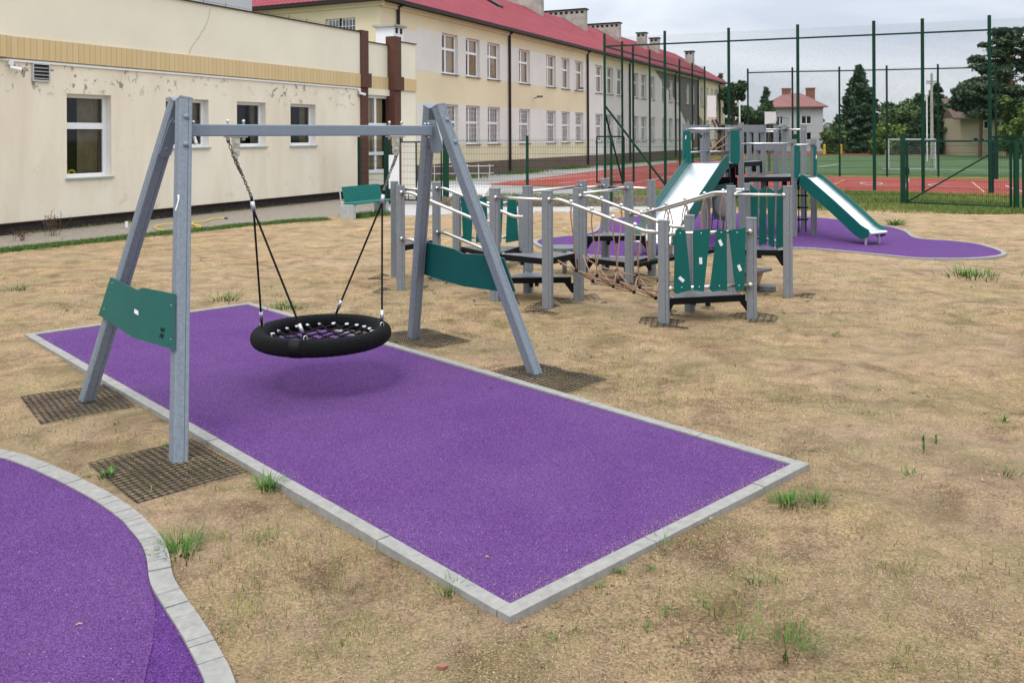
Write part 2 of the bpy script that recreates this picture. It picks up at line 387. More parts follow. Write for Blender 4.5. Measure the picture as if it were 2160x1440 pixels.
def npmesh(name, V, Fq, matname, parent=None, n=4):
    me = bpy.data.meshes.new(name); V = np.asarray(V, np.float32); Fq = np.asarray(Fq, np.int32)
    if parent: V = V-np.array(ORG[parent.name], np.float32)
    me.vertices.add(len(V)); me.vertices.foreach_set('co', V.ravel())
    me.loops.add(Fq.size); me.loops.foreach_set('vertex_index', Fq.ravel())
    me.polygons.add(len(Fq)); me.polygons.foreach_set('loop_start', np.arange(0, Fq.size, n, dtype=np.int32))
    me.update(calc_edges=True); me.validate(); me.materials.append(MATS[matname])
    o = bpy.data.objects.new(name, me); C.objects.link(o)
    if parent: o.parent = parent
    ORG[o.name] = ORG[parent.name] if parent else Vector()
    return o
def leaves(P, size, flat=0.0, elong=1.0):
    n = len(P); a = rng.normal(size=(n, 3)); a[:, 2] *= (1-flat); a /= np.linalg.norm(a, axis=1)[:, None]
    b = rng.normal(size=(n, 3)); b[:, 2] *= (1-flat); b -= a*(a*b).sum(1)[:, None]; b /= np.linalg.norm(b, axis=1)[:, None]+1e-6
    s = size*rng.uniform(.5, 1.3, (n, 1)); V = np.empty((n, 4, 3)); e = elong
    V[:, 0] = P-a*s*e-b*s*.3; V[:, 1] = P+a*s*e*.2-b*s*.6; V[:, 2] = P+a*s*e+b*s*.2; V[:, 3] = P-a*s*e*.1+b*s*.6
    return V.reshape(-1, 3), np.arange(4*n).reshape(-1, 4)
def blades(P, hgt, wid, lean=.5, az=None):
    n = len(P); th = rng.uniform(0, 2*math.pi, n) if az is None else az; ln = rng.uniform(.1, 1, n)*lean*hgt; hz = hgt*rng.uniform(.6, 1.15, n)
    d = np.stack([np.cos(th), np.sin(th), np.zeros(n)], 1); s = np.stack([-np.sin(th), np.cos(th), np.zeros(n)], 1)*np.reshape(wid, (-1, 1))/2
    mid = P+d*(ln*.35)[:, None]+np.stack([np.zeros(n), np.zeros(n), hz*.62], 1); tip = P+d*ln[:, None]+np.stack([np.zeros(n), np.zeros(n), hz], 1)
    V = np.stack([P-s, P+s, mid+s*.75, mid-s*.75, tip+s*.12, tip-s*.12], 1).reshape(-1, 3)
    k = np.arange(n)[:, None]*6; Fq = np.concatenate([k+[0, 1, 2, 3], k+[3, 2, 4, 5]], 0)
    return V, Fq
def inpoly(x, y, poly):
    r = np.zeros(len(x), bool); n = len(poly); j = n-1
    for i in range(n):
        xi, yi, xj, yj = poly[i][0], poly[i][1], poly[j][0], poly[j][1]
        c = ((yi > y) != (yj > y)) & (x < (xj-xi)*(y-yi)/(yj-yi+1e-12)+xi); r ^= c; j = i
    return r
def smooth_curve(pts, k=6, closed=False):
    out = []; n = len(pts)
    rng_ = range(n if closed else n-1)
    for i in rng_:
        p0 = pts[(i-1) % n] if closed or i > 0 else pts[0]; p1 = pts[i]; p2 = pts[(i+1) % n]; p3 = pts[(i+2) % n] if closed or i+2 < n else pts[-1]
        for j in range(k):
            t = j/k; out.append(.5*((2*p1)+(p2-p0)*t+(2*p0-5*p1+4*p2-p3)*t*t+(3*p1-p0-3*p2+p3)*t**3))
    if not closed: out.append(pts[-1])
    return out
# ------------------------------------------------------------------ setting: ground sheets
D2 = Vector((.432, .902, 0)).normalized(); N2 = Vector((.902, -.432, 0)).normalized()      # school wall direction and outward normal
def sheet(name, pts, z, mt):
    return kind(one(lambda b: b.face([(p[0], p[1], z) for p in pts]), name, mt), 'structure')
g = one(lambda b: b.face([(-1500, -60, -.03), (1500, -60, -.03), (1500, 2200, -.03), (-1500, 2200, -.03)]), 'ground', 'grass_sheet'); kind(g, 'structure')
def px(lst): return [G(*p) for p in lst]
# sandy yard as a gently uneven grid
yard = px([(2700, 458), (2160, 447), (1950, 443), (1720, 439), (1560, 437), (1370, 441)])+px([(1180, 446), (900, 452), (700, 458), (350, 492), (0, 533), (-600, 610)])+[Vector((-9, 2, 0)), Vector((-6, -3, 0)), Vector((9, -3, 0)), Vector((22, 6, 0))]
def yard_mesh():
    xs = []; V = []; Fq = []; idx = {}
    ys = [-3]
    while ys[-1] < 26.5: ys.append(ys[-1]+max(.06, .022*max(0, ys[-1]-1)))
    def hz(x, y): return .010*math.sin(1.7*x+.6*math.sin(2.1*y))*math.cos(1.3*y+.4*x)+.006*math.sin(5.1*x+2.2*y)+.004*math.sin(9.3*y-6.1*x+2*math.sin(3*x))
    rows = []
    wx = np.linspace(-1, 1, 260)
    for y in ys:
        half = max(6, y*.78+4); rows.append([(x*half, y, hz(x*half, y)-.004) for x in wx])
    for r in rows: V += r
    W = len(wx); P = np.array(V)
    for i in range(len(rows)-1):
        for j in range(W-1): Fq.append((i*W+j, i*W+j+1, (i+1)*W+j+1, (i+1)*W+j))
    Fq = np.array(Fq); cx = P[Fq].mean(1); keep = inpoly(cx[:, 0], cx[:, 1], [(p.x, p.y) for p in yard])
    o = npmesh('sandy_yard', P, Fq[keep], 'soil'); o.data.polygons.foreach_set('use_smooth', [True]*int(keep.sum())); kind(o, 'structure')
    return hz
hz = yard_mesh()
# paved strip by the low building, path, asphalt, courts
sheet('pavement', px([(-900, 560), (-500, 560)])+px([(0, 532), (350, 491), (690, 459), (905, 452), (905, 432), (800, 402), (620, 400), (0, 480)])[0:8], -.012, 'pave')
sheet('path', px([(690, 460), (905, 453), (1180, 448), (1380, 443), (1380, 433), (1180, 436), (940, 435), (860, 430)]), -.006, 'path_concrete')
sheet('asphalt_lane', px([(820, 425), (1110, 425), (1350, 412), (1240, 397), (1020, 388), (1260, 367), (1440, 349), (1425, 338), (1240, 350), (1060, 362), (880, 378), (800, 400)]), -.022, 'asphalt')
sheet('running_track', px([(1025, 388), (1300, 394), (1430, 398), (1560, 400), (1720, 401), (1790, 402), (1960, 406), (2160, 413), (2700, 440), (2700, 395), (2160, 379), (1726, 372), (1640, 368), (1640, 334), (1560, 331), (1470, 338), (1260, 360)]), -.016, 'tartan')
sheet('turf_field', px([(1580, 366), (1726, 366), (2160, 372), (2900, 392), (2900, 340), (2160, 329), (1726, 327), (1640, 327), (1530, 340)]), -.010, 'turf')
sheet('far_track', px([(1500, 327), (1726, 326.5), (2160, 328), (2900, 332), (2900, 324), (2160, 322), (1726, 321.5), (1600, 321)]), -.004, 'tartan')
def lines():
    b = MB()
    def ln(a, c, w=.06, mi=0):
        p, q = G(*a), G(*c); d = (q-p).normalized(); s = Vector((-d.y, d.x, 0))*w/2
        b.face([Vector((k.x, k.y, -.006)) for k in (p-s, q-s, q+s, p+s)], mi)
    ln((1120, 381), (1430, 352)); ln((1180, 386), (1480, 352)); ln((1300, 390), (1560, 350)); ln((1080, 384), (1400, 350))
    ln((1908, 397), (1917, 377), .08); ln((2120, 391), (2160, 405)); ln((2050, 383), (2077, 405), .06, 1); ln((1742, 395), (1782, 379), .06, 1)
    def arc(c, rx, a0, a1, w=.06):
        o = G(*c); pts = [(o.x+rx*math.cos(a), o.y+rx*math.sin(a)) for a in np.linspace(a0, a1, 30)]
        for (x, y), (X, Y) in zip(pts, pts[1:]):
            d = Vector((X-x, Y-y, 0)).normalized(); s = Vector((-d.y, d.x, 0))*w/2
            b.face([Vector((x, y, -.005))-s, Vector((X, Y, -.005))-s, Vector((X, Y, -.005))+s, Vector((x, y, -.005))+s], 0)
    arc((1782, 386), 1.5, -1.4, 1.4); arc((1890, 387), 1.4, 1.6, 4.7); arc((2045, 391), 1.5, 1.6, 4.7)
    kind(b.build('court_lines', ['line_white', 'line_yellow']), 'structure')
    b = MB()
    for a, c in (((1726, 352), (1770, 346)), ((1873, 357), (2160, 360)), ((2020, 340), (2160, 341))):
        p, q = G(*a), G(*c); s = Vector((0, .12, 0)); b.face([Vector((k.x, k.y, -.002)) for k in (p-s, q-s, q+s, p+s)])
    kind(b.build('field_lines', 'line_white'), 'structure')
lines()
# ------------------------------------------------------------------ rubber pads with kerbs
def kerb_ring(name, pts, width, closed, step, z=.032):
    """kerb stones following a poly-line; inner side is to the left"""
    b = MB(); n = len(pts); seg = [(pts[i], pts[(i+1) % n]) for i in range(n if closed else n-1)]
    L_ = 0
    nr = []
    for i in range(n):
        a = pts[(i-1) % n] if closed or i > 0 else pts[0]; c = pts[(i+1) % n] if closed or i < n-1 else pts[-1]
        d = (c-a); d.z = 0; d.normalize(); nr.append(Vector((-d.y, d.x, 0)))
    acc = 0; joint = []
    for i, (p, q) in enumerate(seg):
        j = (i+1) % n; l = (q-p).length; acc += l; g = 0
        if acc > step: acc = 0; g = .007/l if l > .03 else 0
        q2 = p+(q-p)*(1-g); nj = nr[i].lerp(nr[j], 1-g)
        jz = random.uniform(-.002, .002)
        A = [p, q2, q2+nj*width, p+nr[i]*width]
        b.prism([Vector((k.x, k.y, -.06)) for k in A], (0, 0, z+.06+jz), 0)
        if g: b.prism([Vector((k.x, k.y, -.06)) for k in (q2, q, q+nr[j]*width, q2+nj*width)], (0, 0, z+.052), 1)
    return kind(b.build(name, ['kerb', 'joint']), 'structure')
P0 = G(1074, 1318); th = R(42.9); e1 = Vector((math.cos(th), math.sin(th), 0)); e2 = Vector((-e1.y, e1.x, 0)); LA, LB = 2.52, 7.43
kw = .078
def pad_main():
    b = MB(); P = P0
    def stones(o, d, s, length, first):
        t = 0; k = first
        while t < length-.01:
            l = min(k, length-t); a = o+d*(t+.0035); c = o+d*(t+l-.0035); jz = random.uniform(-.0025, .0025)
            b.prism([Vector((v.x, v.y, -.06)) for v in (a, c, c+s*kw, a+s*kw)], (0, 0, .095+jz), 0); t += l; k = 1.0
    stones(P, e1, e2, LA, 1.0); stones(P+e2*LB-e2*kw, e1, e2, LA, 1.0)
    stones(P+e2*kw, e2, e1, LB-2*kw, .9); stones(P+e2*kw+e1*(LA-kw), e2, e1, LB-2*kw, .7)
    kind(b.build('kerb', ['kerb'], bevel=.004), 'structure')
    b = MB(); q = .004; a = P+e1*kw+e2*kw; b.face([Vector((v.x, v.y, .022)) for v in (a, a+e1*(LA-2*kw), a+e1*(LA-2*kw)+e2*(LB-2*kw), a+e2*(LB-2*kw))])
    kind(b.build('rubber_pad', 'purple'), 'structure')
pad_main()
o_ = [(-420, 900), (-200, 915), (0, 956), (62, 972), (140, 1004), (225, 1047), (290, 1090), (317, 1117), (342, 1147), (356, 1180), (366, 1230), (392, 1272), (430, 1327), (467, 1390), (491, 1440), (530, 1560)]
oc = smooth_curve([G(*p) for p in o_], 5)
kerb_ring('kerb', oc[::-1][::-1], -.10, False, .33)
def pad_near():
    n = len(oc); inn = []
    for i, p in enumerate(oc):
        d = oc[min(i+1, n-1)]-oc[max(i-1, 0)]; d.normalize(); inn.append(p+Vector((-d.y, d.x, 0))*-.098)
    seam = [G(*p) for p in ((327, 1226), (328, 1300), (322, 1370), (306, 1440), (285, 1560))]
    iS = min(range(n), key=lambda i: (inn[i]-seam[0]).length)
    P = inn[:iS+1]+seam[1:]+[Vector((-4.5, 1.0, 0)), Vector((-8, 2.5, 0))]
    kind(one(lambda b: b.face([(p.x, p.y, .024) for p in P]), 'rubber_pad', 'purple'), 'structure')
    P = [q+Vector((-.05, 0, 0)) for q in seam[::-1]]+[inn[max(0, iS-1)]]+inn[iS:]
    kind(one(lambda b: b.face([(p.x, p.y, .019) for p in P]), 'rubber_pad', 'purple_deep'), 'structure')
pad_near()
far = [(1125, 511), (1150, 504), (1210, 498), (1245, 492), (1258, 483), (1266, 472), (1290, 463), (1350, 457), (1430, 453), (1520, 451), (1620, 453), (1722, 460), (1790, 467), (1850, 475), (1885, 481), (1915, 490), (1930, 501), (1950, 506), (2010, 510), (2062, 516), (2104, 527), (2124, 537), (2105, 544), (2040, 549), (1940, 548), (1850, 540), (1760, 531), (1700, 526), (1640, 526), (1560, 534), (1470, 542), (1380, 546), (1290, 545), (1220, 540), (1165, 530), (1135, 521)]
fc = smooth_curve([G(*p) for p in far], 3, True)
kerb_ring('kerb', fc, -.08, True, .5, .03)
def inset(pts, d):
    n = len(pts); r = []
    for i in range(n):
        t = pts[(i+1) % n]-pts[i-1]; t.normalize(); r.append(pts[i]-Vector((-t.y, t.x, 0))*d)
    return r
kind(one(lambda b: b.face([(p.x, p.y, .020) for p in inset(fc, .07)]), 'rubber_pad', 'purple'), 'structure')

# ------------------------------------------------------------------ nest swing
def swing():
    bd = Vector((math.cos(R(42.9)), math.sin(R(42.9)), 0)); nd = Vector((bd.y, -bd.x, 0))   # beam direction, towards the near foot
    A, B, Cc, Dd = G(178, 846), G(376, 978), G(871, 713), G(1134, 791)
    root = thing('nest_swing', 'grey A-frame swing with teal side boards and a black round net seat', 'swing', ((A+B+Cc+Dd)/4))
    m1 = (A+B)/2; m2 = (Cc+Dd)/2; ap1 = m1+bd*.40; ap2 = m2-bd*.41
    zt = 2.33; s = .094
    ap1.z = ap2.z = zt; planes = []
    for foot, ap, sg in ((A, ap1, -1), (B, ap1, 1), (Cc, ap2, -1), (Dd, ap2, 1)):
        top = ap+nd*sg*(.062)
        f2 = foot.copy(); f2.z = -.05; lb = MB(); lb.post(f2, top, s, bd, 0, 1); lb.build('leg', ['grey_swing', 'groove'], root)
    bt = MB()
    for foot, ap, sg, out in ((A, ap1, -1, -1), (B, ap1, 1, -1), (Cc, ap2, -1, 1), (Dd, ap2, 1, 1)):
        for k in (.145, .36):
            top = ap+nd*sg*.062; d = (top-foot).normalized(); p = top-d*k
            q = d.cross(bd).normalized(); q = q if q.dot(nd) > 0 else -q
            fr = p+q*(s/2); 
            one(lambda b: b.sphere(fr, .021, 10, 0), 'bolt', 'grey_beam', root, smooth=True)
    pass
    for (ap, sg, ma, mb) in ((ap1, 1, A, B), (ap2, -1, Cc, Dd)):
        c = ap.copy(); pb = MB(); ux = nd
        tl = (ap-(ma+mb)/2).normalized()
        off = bd*sg*.052
        def q(x, z): return ap+off*1.0+ux*x-tl*z
        pb.prism([q(-.06, .12), (q(.06, .12)), q(.115, .40), q(.02, .43), q(-.06, .42)], bd*sg*.008, 0)
        pb.build('joint_plate', 'grey_beam', root, bevel=.003)
    top = ap1-nd*.062; d = (top-A).normalized(); qn = d.cross(bd).normalized(); qn = qn if qn.dot(nd) > 0 else -qn
    pc = top-d*.27+qn*(s/2+.001); bw = bd-d*bd.dot(d)
    pts = [pc+d*y+bw*x for x, y in ((-.034, .12), (-.018, .15), (.04, .15), (.05, -.13), (.02, -.155), (-.02, -.155), (-.04, -.13))]
    one(lambda b: b.prism(pts, qn*.012), 'side_plate', 'grey_beam', root, bevel=.004)
    top = ap1+nd*.062; d = (top-B).normalized(); qn = d.cross(bd).normalized(); qn = qn if qn.dot(nd) > 0 else -qn
    one(lambda b: b.prism([PP(u, v, B+qn*(s/2+.0012), qn) for u, v in ((374, 411), (379, 411), (378, 421), (374, 436), (371, 445), (369, 443), (372, 434), (375, 422))], qn*.0006), 'paint_scratch', 'white', root)
    # beam
    zb = 2.115; b0 = ap1+bd*.055; b1 = ap2-bd*.055; b0.z = b1.z = zb
    one(lambda b: b.bar(b0, b1, .09, .09), 'beam', 'grey_beam', root, bevel=.008)
    fl = MB()
    for e, sg in ((b0, 1), (b1, -1)):
        for zz in (-.06, .06):
            for yy in (-.025, .025): one(lambda b: b.sphere(e+bd*sg*.03+nd*yy+Vector((0, 0, zz)), .013, 8), 'flange_bolt', 'galv', root, smooth=True)
    # side boards
    n1 = (B-A).cross(ap1-A).normalized(); n1 = n1 if n1.dot(bd) > 0 else -n1
    pl = A-n1*.052
    poly = [PP(u, v, pl, n1) for u, v in ((237, 585), (293, 612), (305, 607), (371, 620), (370, 737), (285, 712), (212, 664))]
    pn = MB(); pn.prism(poly, -n1*.015, 0, 1); board = pn.build('side_board', ['teal', 'teal_edge'], root, bevel=.002)
    pl2 = pl-n1*.0165
    sc = MB(); p = [PP(u, v, pl2, n1) for u, v in ((284, 651), (292, 656), (292, 665), (283, 660))]; sc.prism(p, -n1*.001, 0); sc.build('sticker', 'sticker', board)
    rv = MB()
    for u, v in ((236.5, 597), (219.5, 651), (361, 644), (360, 715)): rv.sphere(PP(u, v, pl2, n1), .0045, 8, sc=(1, 1, 1))
    rv.build('screws', 'galv', board)
    # lettering
    xa = (PP(352, 700, pl2, n1)-PP(337, 695, pl2, n1)).normalized(); ya = n1.cross(xa); ya = ya if ya.z > 0 else -ya
    for txt, (u, v) in (('vinci', (337.5, 697.5)), ('play', (336.5, 709.5))):
        cu = bpy.data.curves.new('lettering', 'FONT'); cu.body = txt; cu.size = .047; cu.extrude = .0005; cu.resolution_u = 3; cu.offset = .0006; cu.space_character = .9
        to = bpy.data.objects.new('lettering_src', cu); C.objects.link(to); dg = bpy.context.evaluated_depsgraph_get()
        me = bpy.data.meshes.new_from_object(to.evaluated_get(dg)); bpy.data.objects.remove(to)
        o = PP(u, v, pl2, n1)-n1*.001; mt4 = Matrix((( *xa, 0), (*ya, 0), (*xa.cross(ya), 0), (0, 0, 0, 1))).transposed(); mt4.translation = o
        me.transform(mt4); me.transform(Matrix.Translation(-ORG[root.name])); me.materials.clear(); me.materials.append(MATS['ink'])
        lo = bpy.data.objects.new('lettering', me); C.objects.link(lo); lo.parent = board
    n2 = (Dd-Cc).cross(ap2-Cc).normalized(); n2 = n2 if n2.dot(bd) > 0 else -n2
    pl = Cc+n2*.052
    poly = [PP(u, v, pl, n2) for u, v in ((888, 508), (959, 526), (975, 535), (1030, 538), (1062, 545), (1086, 616), (1051, 614), (978, 604), (950, 596), (884, 576))]
    pn = MB(); pn.prism(poly, n2*.015, 0, 1); pn.build('side_board', ['teal', 'teal_edge'], root, bevel=.002)
    # scuff on near leg
    # seat ring
    ctr = (ap1+ap2)/2; ctr.z = .435; RR, rr = .5, .070
    tor = MB(); nu, nv = 120, 16; vs = []; fs = []
    for i in range(nu):
        a = 2*math.pi*i/nu
        for j in range(nv):
            t = 2*math.pi*j/nv; r = rr*(1+.02*math.sin(60*a+2*t)); vs.append(ctr+Vector(((RR+r*math.cos(t))*math.cos(a), (RR+r*math.cos(t))*math.sin(a), r*math.sin(t))))
    for i in range(nu):
        for j in range(nv):
            fs.append((i*nv+j, ((i+1) % nu)*nv+j, ((i+1) % nu)*nv+(j+1) % nv, i*nv+(j+1) % nv))
    i0 = 0
    for f, (i, j) in zip(fs, [(i, j) for i in range(nu) for j in range(nv)]):
        tor.face([vs[k] for k in f], 0, [(i/nu*8, j/nv), ((i+1)/nu*8, j/nv), ((i+1)/nu*8, (j+1)/nv), (i/nu*8, (j+1)/nv)])
    seat = tor.build('basket_seat', 'rim_rope', root, smooth=True)
    sl = MB(); aa = math.atan2((-bd+nd*.75).y, (-bd+nd*.75).x)
    sl.tube([ctr+Vector((RR*math.cos(aa+k), RR*math.sin(aa+k), 0)) for k in np.linspace(-.085, .085, 7)], rr*1.05, 16); sl.build('rim_sleeve', 'black', seat, smooth=True)
    # net
    nb = MB(); wb = MB(); ri = RR-rr-.015; step = .098
    for dr, oth in ((bd, nd), (nd, bd)):
        for k in range(-4, 5):
            o = k*step; 
            if abs(o) > ri-.04: continue
            h = math.sqrt(ri*ri-o*o); pts = []
            ph = k
            for t in np.linspace(-h, h, 25):
                sag = -.06*(1-((t*t+o*o)/(ri*ri))); pts.append(ctr+oth*o+dr*t+Vector((0, 0, sag+.006*math.sin(t/step*math.pi+ph*math.pi))))
            nb.tube(pts, .0085, 6)
            for sg in (-1, 1):
                p = ctr+oth*o+dr*sg*h; wb.tube([p-dr*sg*.018, p+dr*sg*.014], .0105, 8)
            for k2 in range(-4, 5):
                if dr is bd and o*o+(k2*step)**2 < (ri-.03)**2: nb.sphere(ctr+oth*o+dr*k2*step+Vector((0, 0, -.06*(1-(o*o+(k2*step)**2)/(ri*ri)))), .017, 6)
    nb.build('seat_net', 'black_rope', seat); wb.build('net_ferrules', 'white_pvc', seat, smooth=True)
    # suspension
    def link_chain(b, p, q, sag=0, l=.036):
        p, q = Vector(p), Vector(q); n = max(3, int((q-p).length/(l*.72))); pts = [p.lerp(q, i/n)+Vector((0, 0, -sag*4*(i/n)*(1-i/n))) for i in range(n+1)]
        for i in range(n):
            d = (pts[i+1]-pts[i]); c = (pts[i+1]+pts[i])/2; d.normalize(); x = d.cross(bd+Vector((.1, .2, .05))).normalized(); y = d.cross(x)
            if i % 2: x = y
            ring = []
            for k in range(10):
                a = 2*math.pi*k/10; ring.append(c+x*math.cos(a)*.0105+d*math.sin(a)*l*.56)
            b.tube(ring, .0036, 5, closed=True)
    for sg, hp, inw in ((-1, b0+bd*.375, 1), (1, b1-bd*.375, -1)):
        hp = hp.copy(); hp.z = 2.07
        hg = MB()
        hg.box(hp+Vector((0, 0, -.006)), (.17, .07, .012), R(42.9)); 
        for k in (-.065, .065): hg.tube([hp+bd*k+Vector((0, 0, -.02)), hp+bd*k+Vector((0, 0, .118))], .007, 8); hg.sphere(hp+bd*k+Vector((0, 0, .115)), .014, 8); hg.sphere(hp+bd*k+Vector((0, 0, -.022)), .015, 8)
        hg.box(hp+Vector((0, 0, -.05)), (.045, .06, .075), R(42.9)); hg.tube([hp+nd*.038+Vector((0, 0, -.055)), hp-nd*.038+Vector((0, 0, -.055))], .017, 10)
        hg.box(hp+Vector((0, 0, -.12)), (.05, .028, .07), R(42.9)); hg.tube([hp+nd*.03+Vector((0, 0, -.12)), hp-nd*.03+Vector((0, 0, -.12))], .02, 10)
        hg.box(hp+Vector((0, 0, -.165)), (.024, .02, .03), R(42.9))
        hg.build('hanger', 'steel', root, bevel=.004)
        J = hp+bd*inw*.125; J.z = 1.60
        cb = MB(); st = hp+Vector((0, 0, -.18)); link_chain(cb, st, J)
        sf = hp-bd*inw*.06*1.0+Vector((0, 0, -.03)); link_chain(cb, sf-bd*0, st.lerp(J, .38), .03); cb.sphere(sf+Vector((0, 0, -.01)), .016, 8); cb.sphere(J, .014, 8); cb.sphere(st, .014, 8)
        cb.build('chain', 'chain', root)
        rb = MB(); fb = MB(); rb.tube([J+Vector((0, 0, 0)), J+Vector((0, 0, -.05))+bd*inw*.01], .011, 6)
        fb.tube([J+Vector((0, 0, -.04))+bd*inw*.008, J+Vector((0, 0, -.115))+bd*inw*.022], .017, 10)
        for s2 in (-1, 1):
            at = ctr+(bd*sg*1+nd*s2)*(RR*.7071)+Vector((0, 0, rr)); J2 = J+Vector((0, 0, -.11))+bd*inw*.02
            d = (J2-at).normalized(); rb.tube([J2, at+d*.12], .0085, 8); fb.tube([at+d*.055, at+d*.13], .015, 10)
            rb.tube([at+d*.06, at-d*.0], .011, 6); 
        rb.build('rope', 'black_rope', root); fb.build('rope_ferrules', 'galv', root, smooth=True)
        sh = MB()
        for s2 in (-1, 1):
            at = ctr+(bd*sg+nd*s2)*(RR*.7071)+Vector((0, 0, rr+.01))
            sh.tube([at+bd*math.cos(a)*.016+Vector((0, 0, math.sin(a)*.02)) for a in np.linspace(0, 2*math.pi, 10)[:-1]], .005, 6, closed=True)
        sh.build('shackles', 'galv', seat, smooth=True)
    return (A, B, Cc, Dd)
feet = swing()

# ------------------------------------------------------------------ grass mats (black plastic ring mats)
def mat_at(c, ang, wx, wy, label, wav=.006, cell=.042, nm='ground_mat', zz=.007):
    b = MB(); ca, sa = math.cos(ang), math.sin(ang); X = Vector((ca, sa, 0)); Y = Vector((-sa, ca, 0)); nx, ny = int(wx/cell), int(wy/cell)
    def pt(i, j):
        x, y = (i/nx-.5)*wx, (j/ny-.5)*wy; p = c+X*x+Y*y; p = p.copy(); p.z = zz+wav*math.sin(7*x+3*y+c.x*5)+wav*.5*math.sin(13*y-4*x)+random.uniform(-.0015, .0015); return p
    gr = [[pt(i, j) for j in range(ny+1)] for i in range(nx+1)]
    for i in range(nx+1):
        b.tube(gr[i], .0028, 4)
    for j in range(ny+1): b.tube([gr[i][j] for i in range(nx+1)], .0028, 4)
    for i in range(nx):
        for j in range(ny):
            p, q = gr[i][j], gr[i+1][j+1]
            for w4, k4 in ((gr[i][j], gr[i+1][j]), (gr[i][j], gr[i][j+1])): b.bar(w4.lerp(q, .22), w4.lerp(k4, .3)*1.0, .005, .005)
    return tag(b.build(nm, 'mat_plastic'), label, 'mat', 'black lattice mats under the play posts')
A, B, Cc, Dd = feet
mat_at(G(162, 850), R(38), .64, .82, 'black lattice mat beneath the far leg of the left swing frame, overlapping the sand', .004, zz=.012)
mat_at(G(352, 990), R(43), .66, .82, 'black honeycomb mat under the nearest swing leg, biggest of the mats', .003, zz=.014)
mat_at(G(890, 715), R(38), .62, .84, 'black lattice mat under the far leg of the right swing frame')
mat_at(G(1147, 797), R(43), .64, .86, 'black lattice mat under the near leg of the right swing frame beside the kerb', .01)

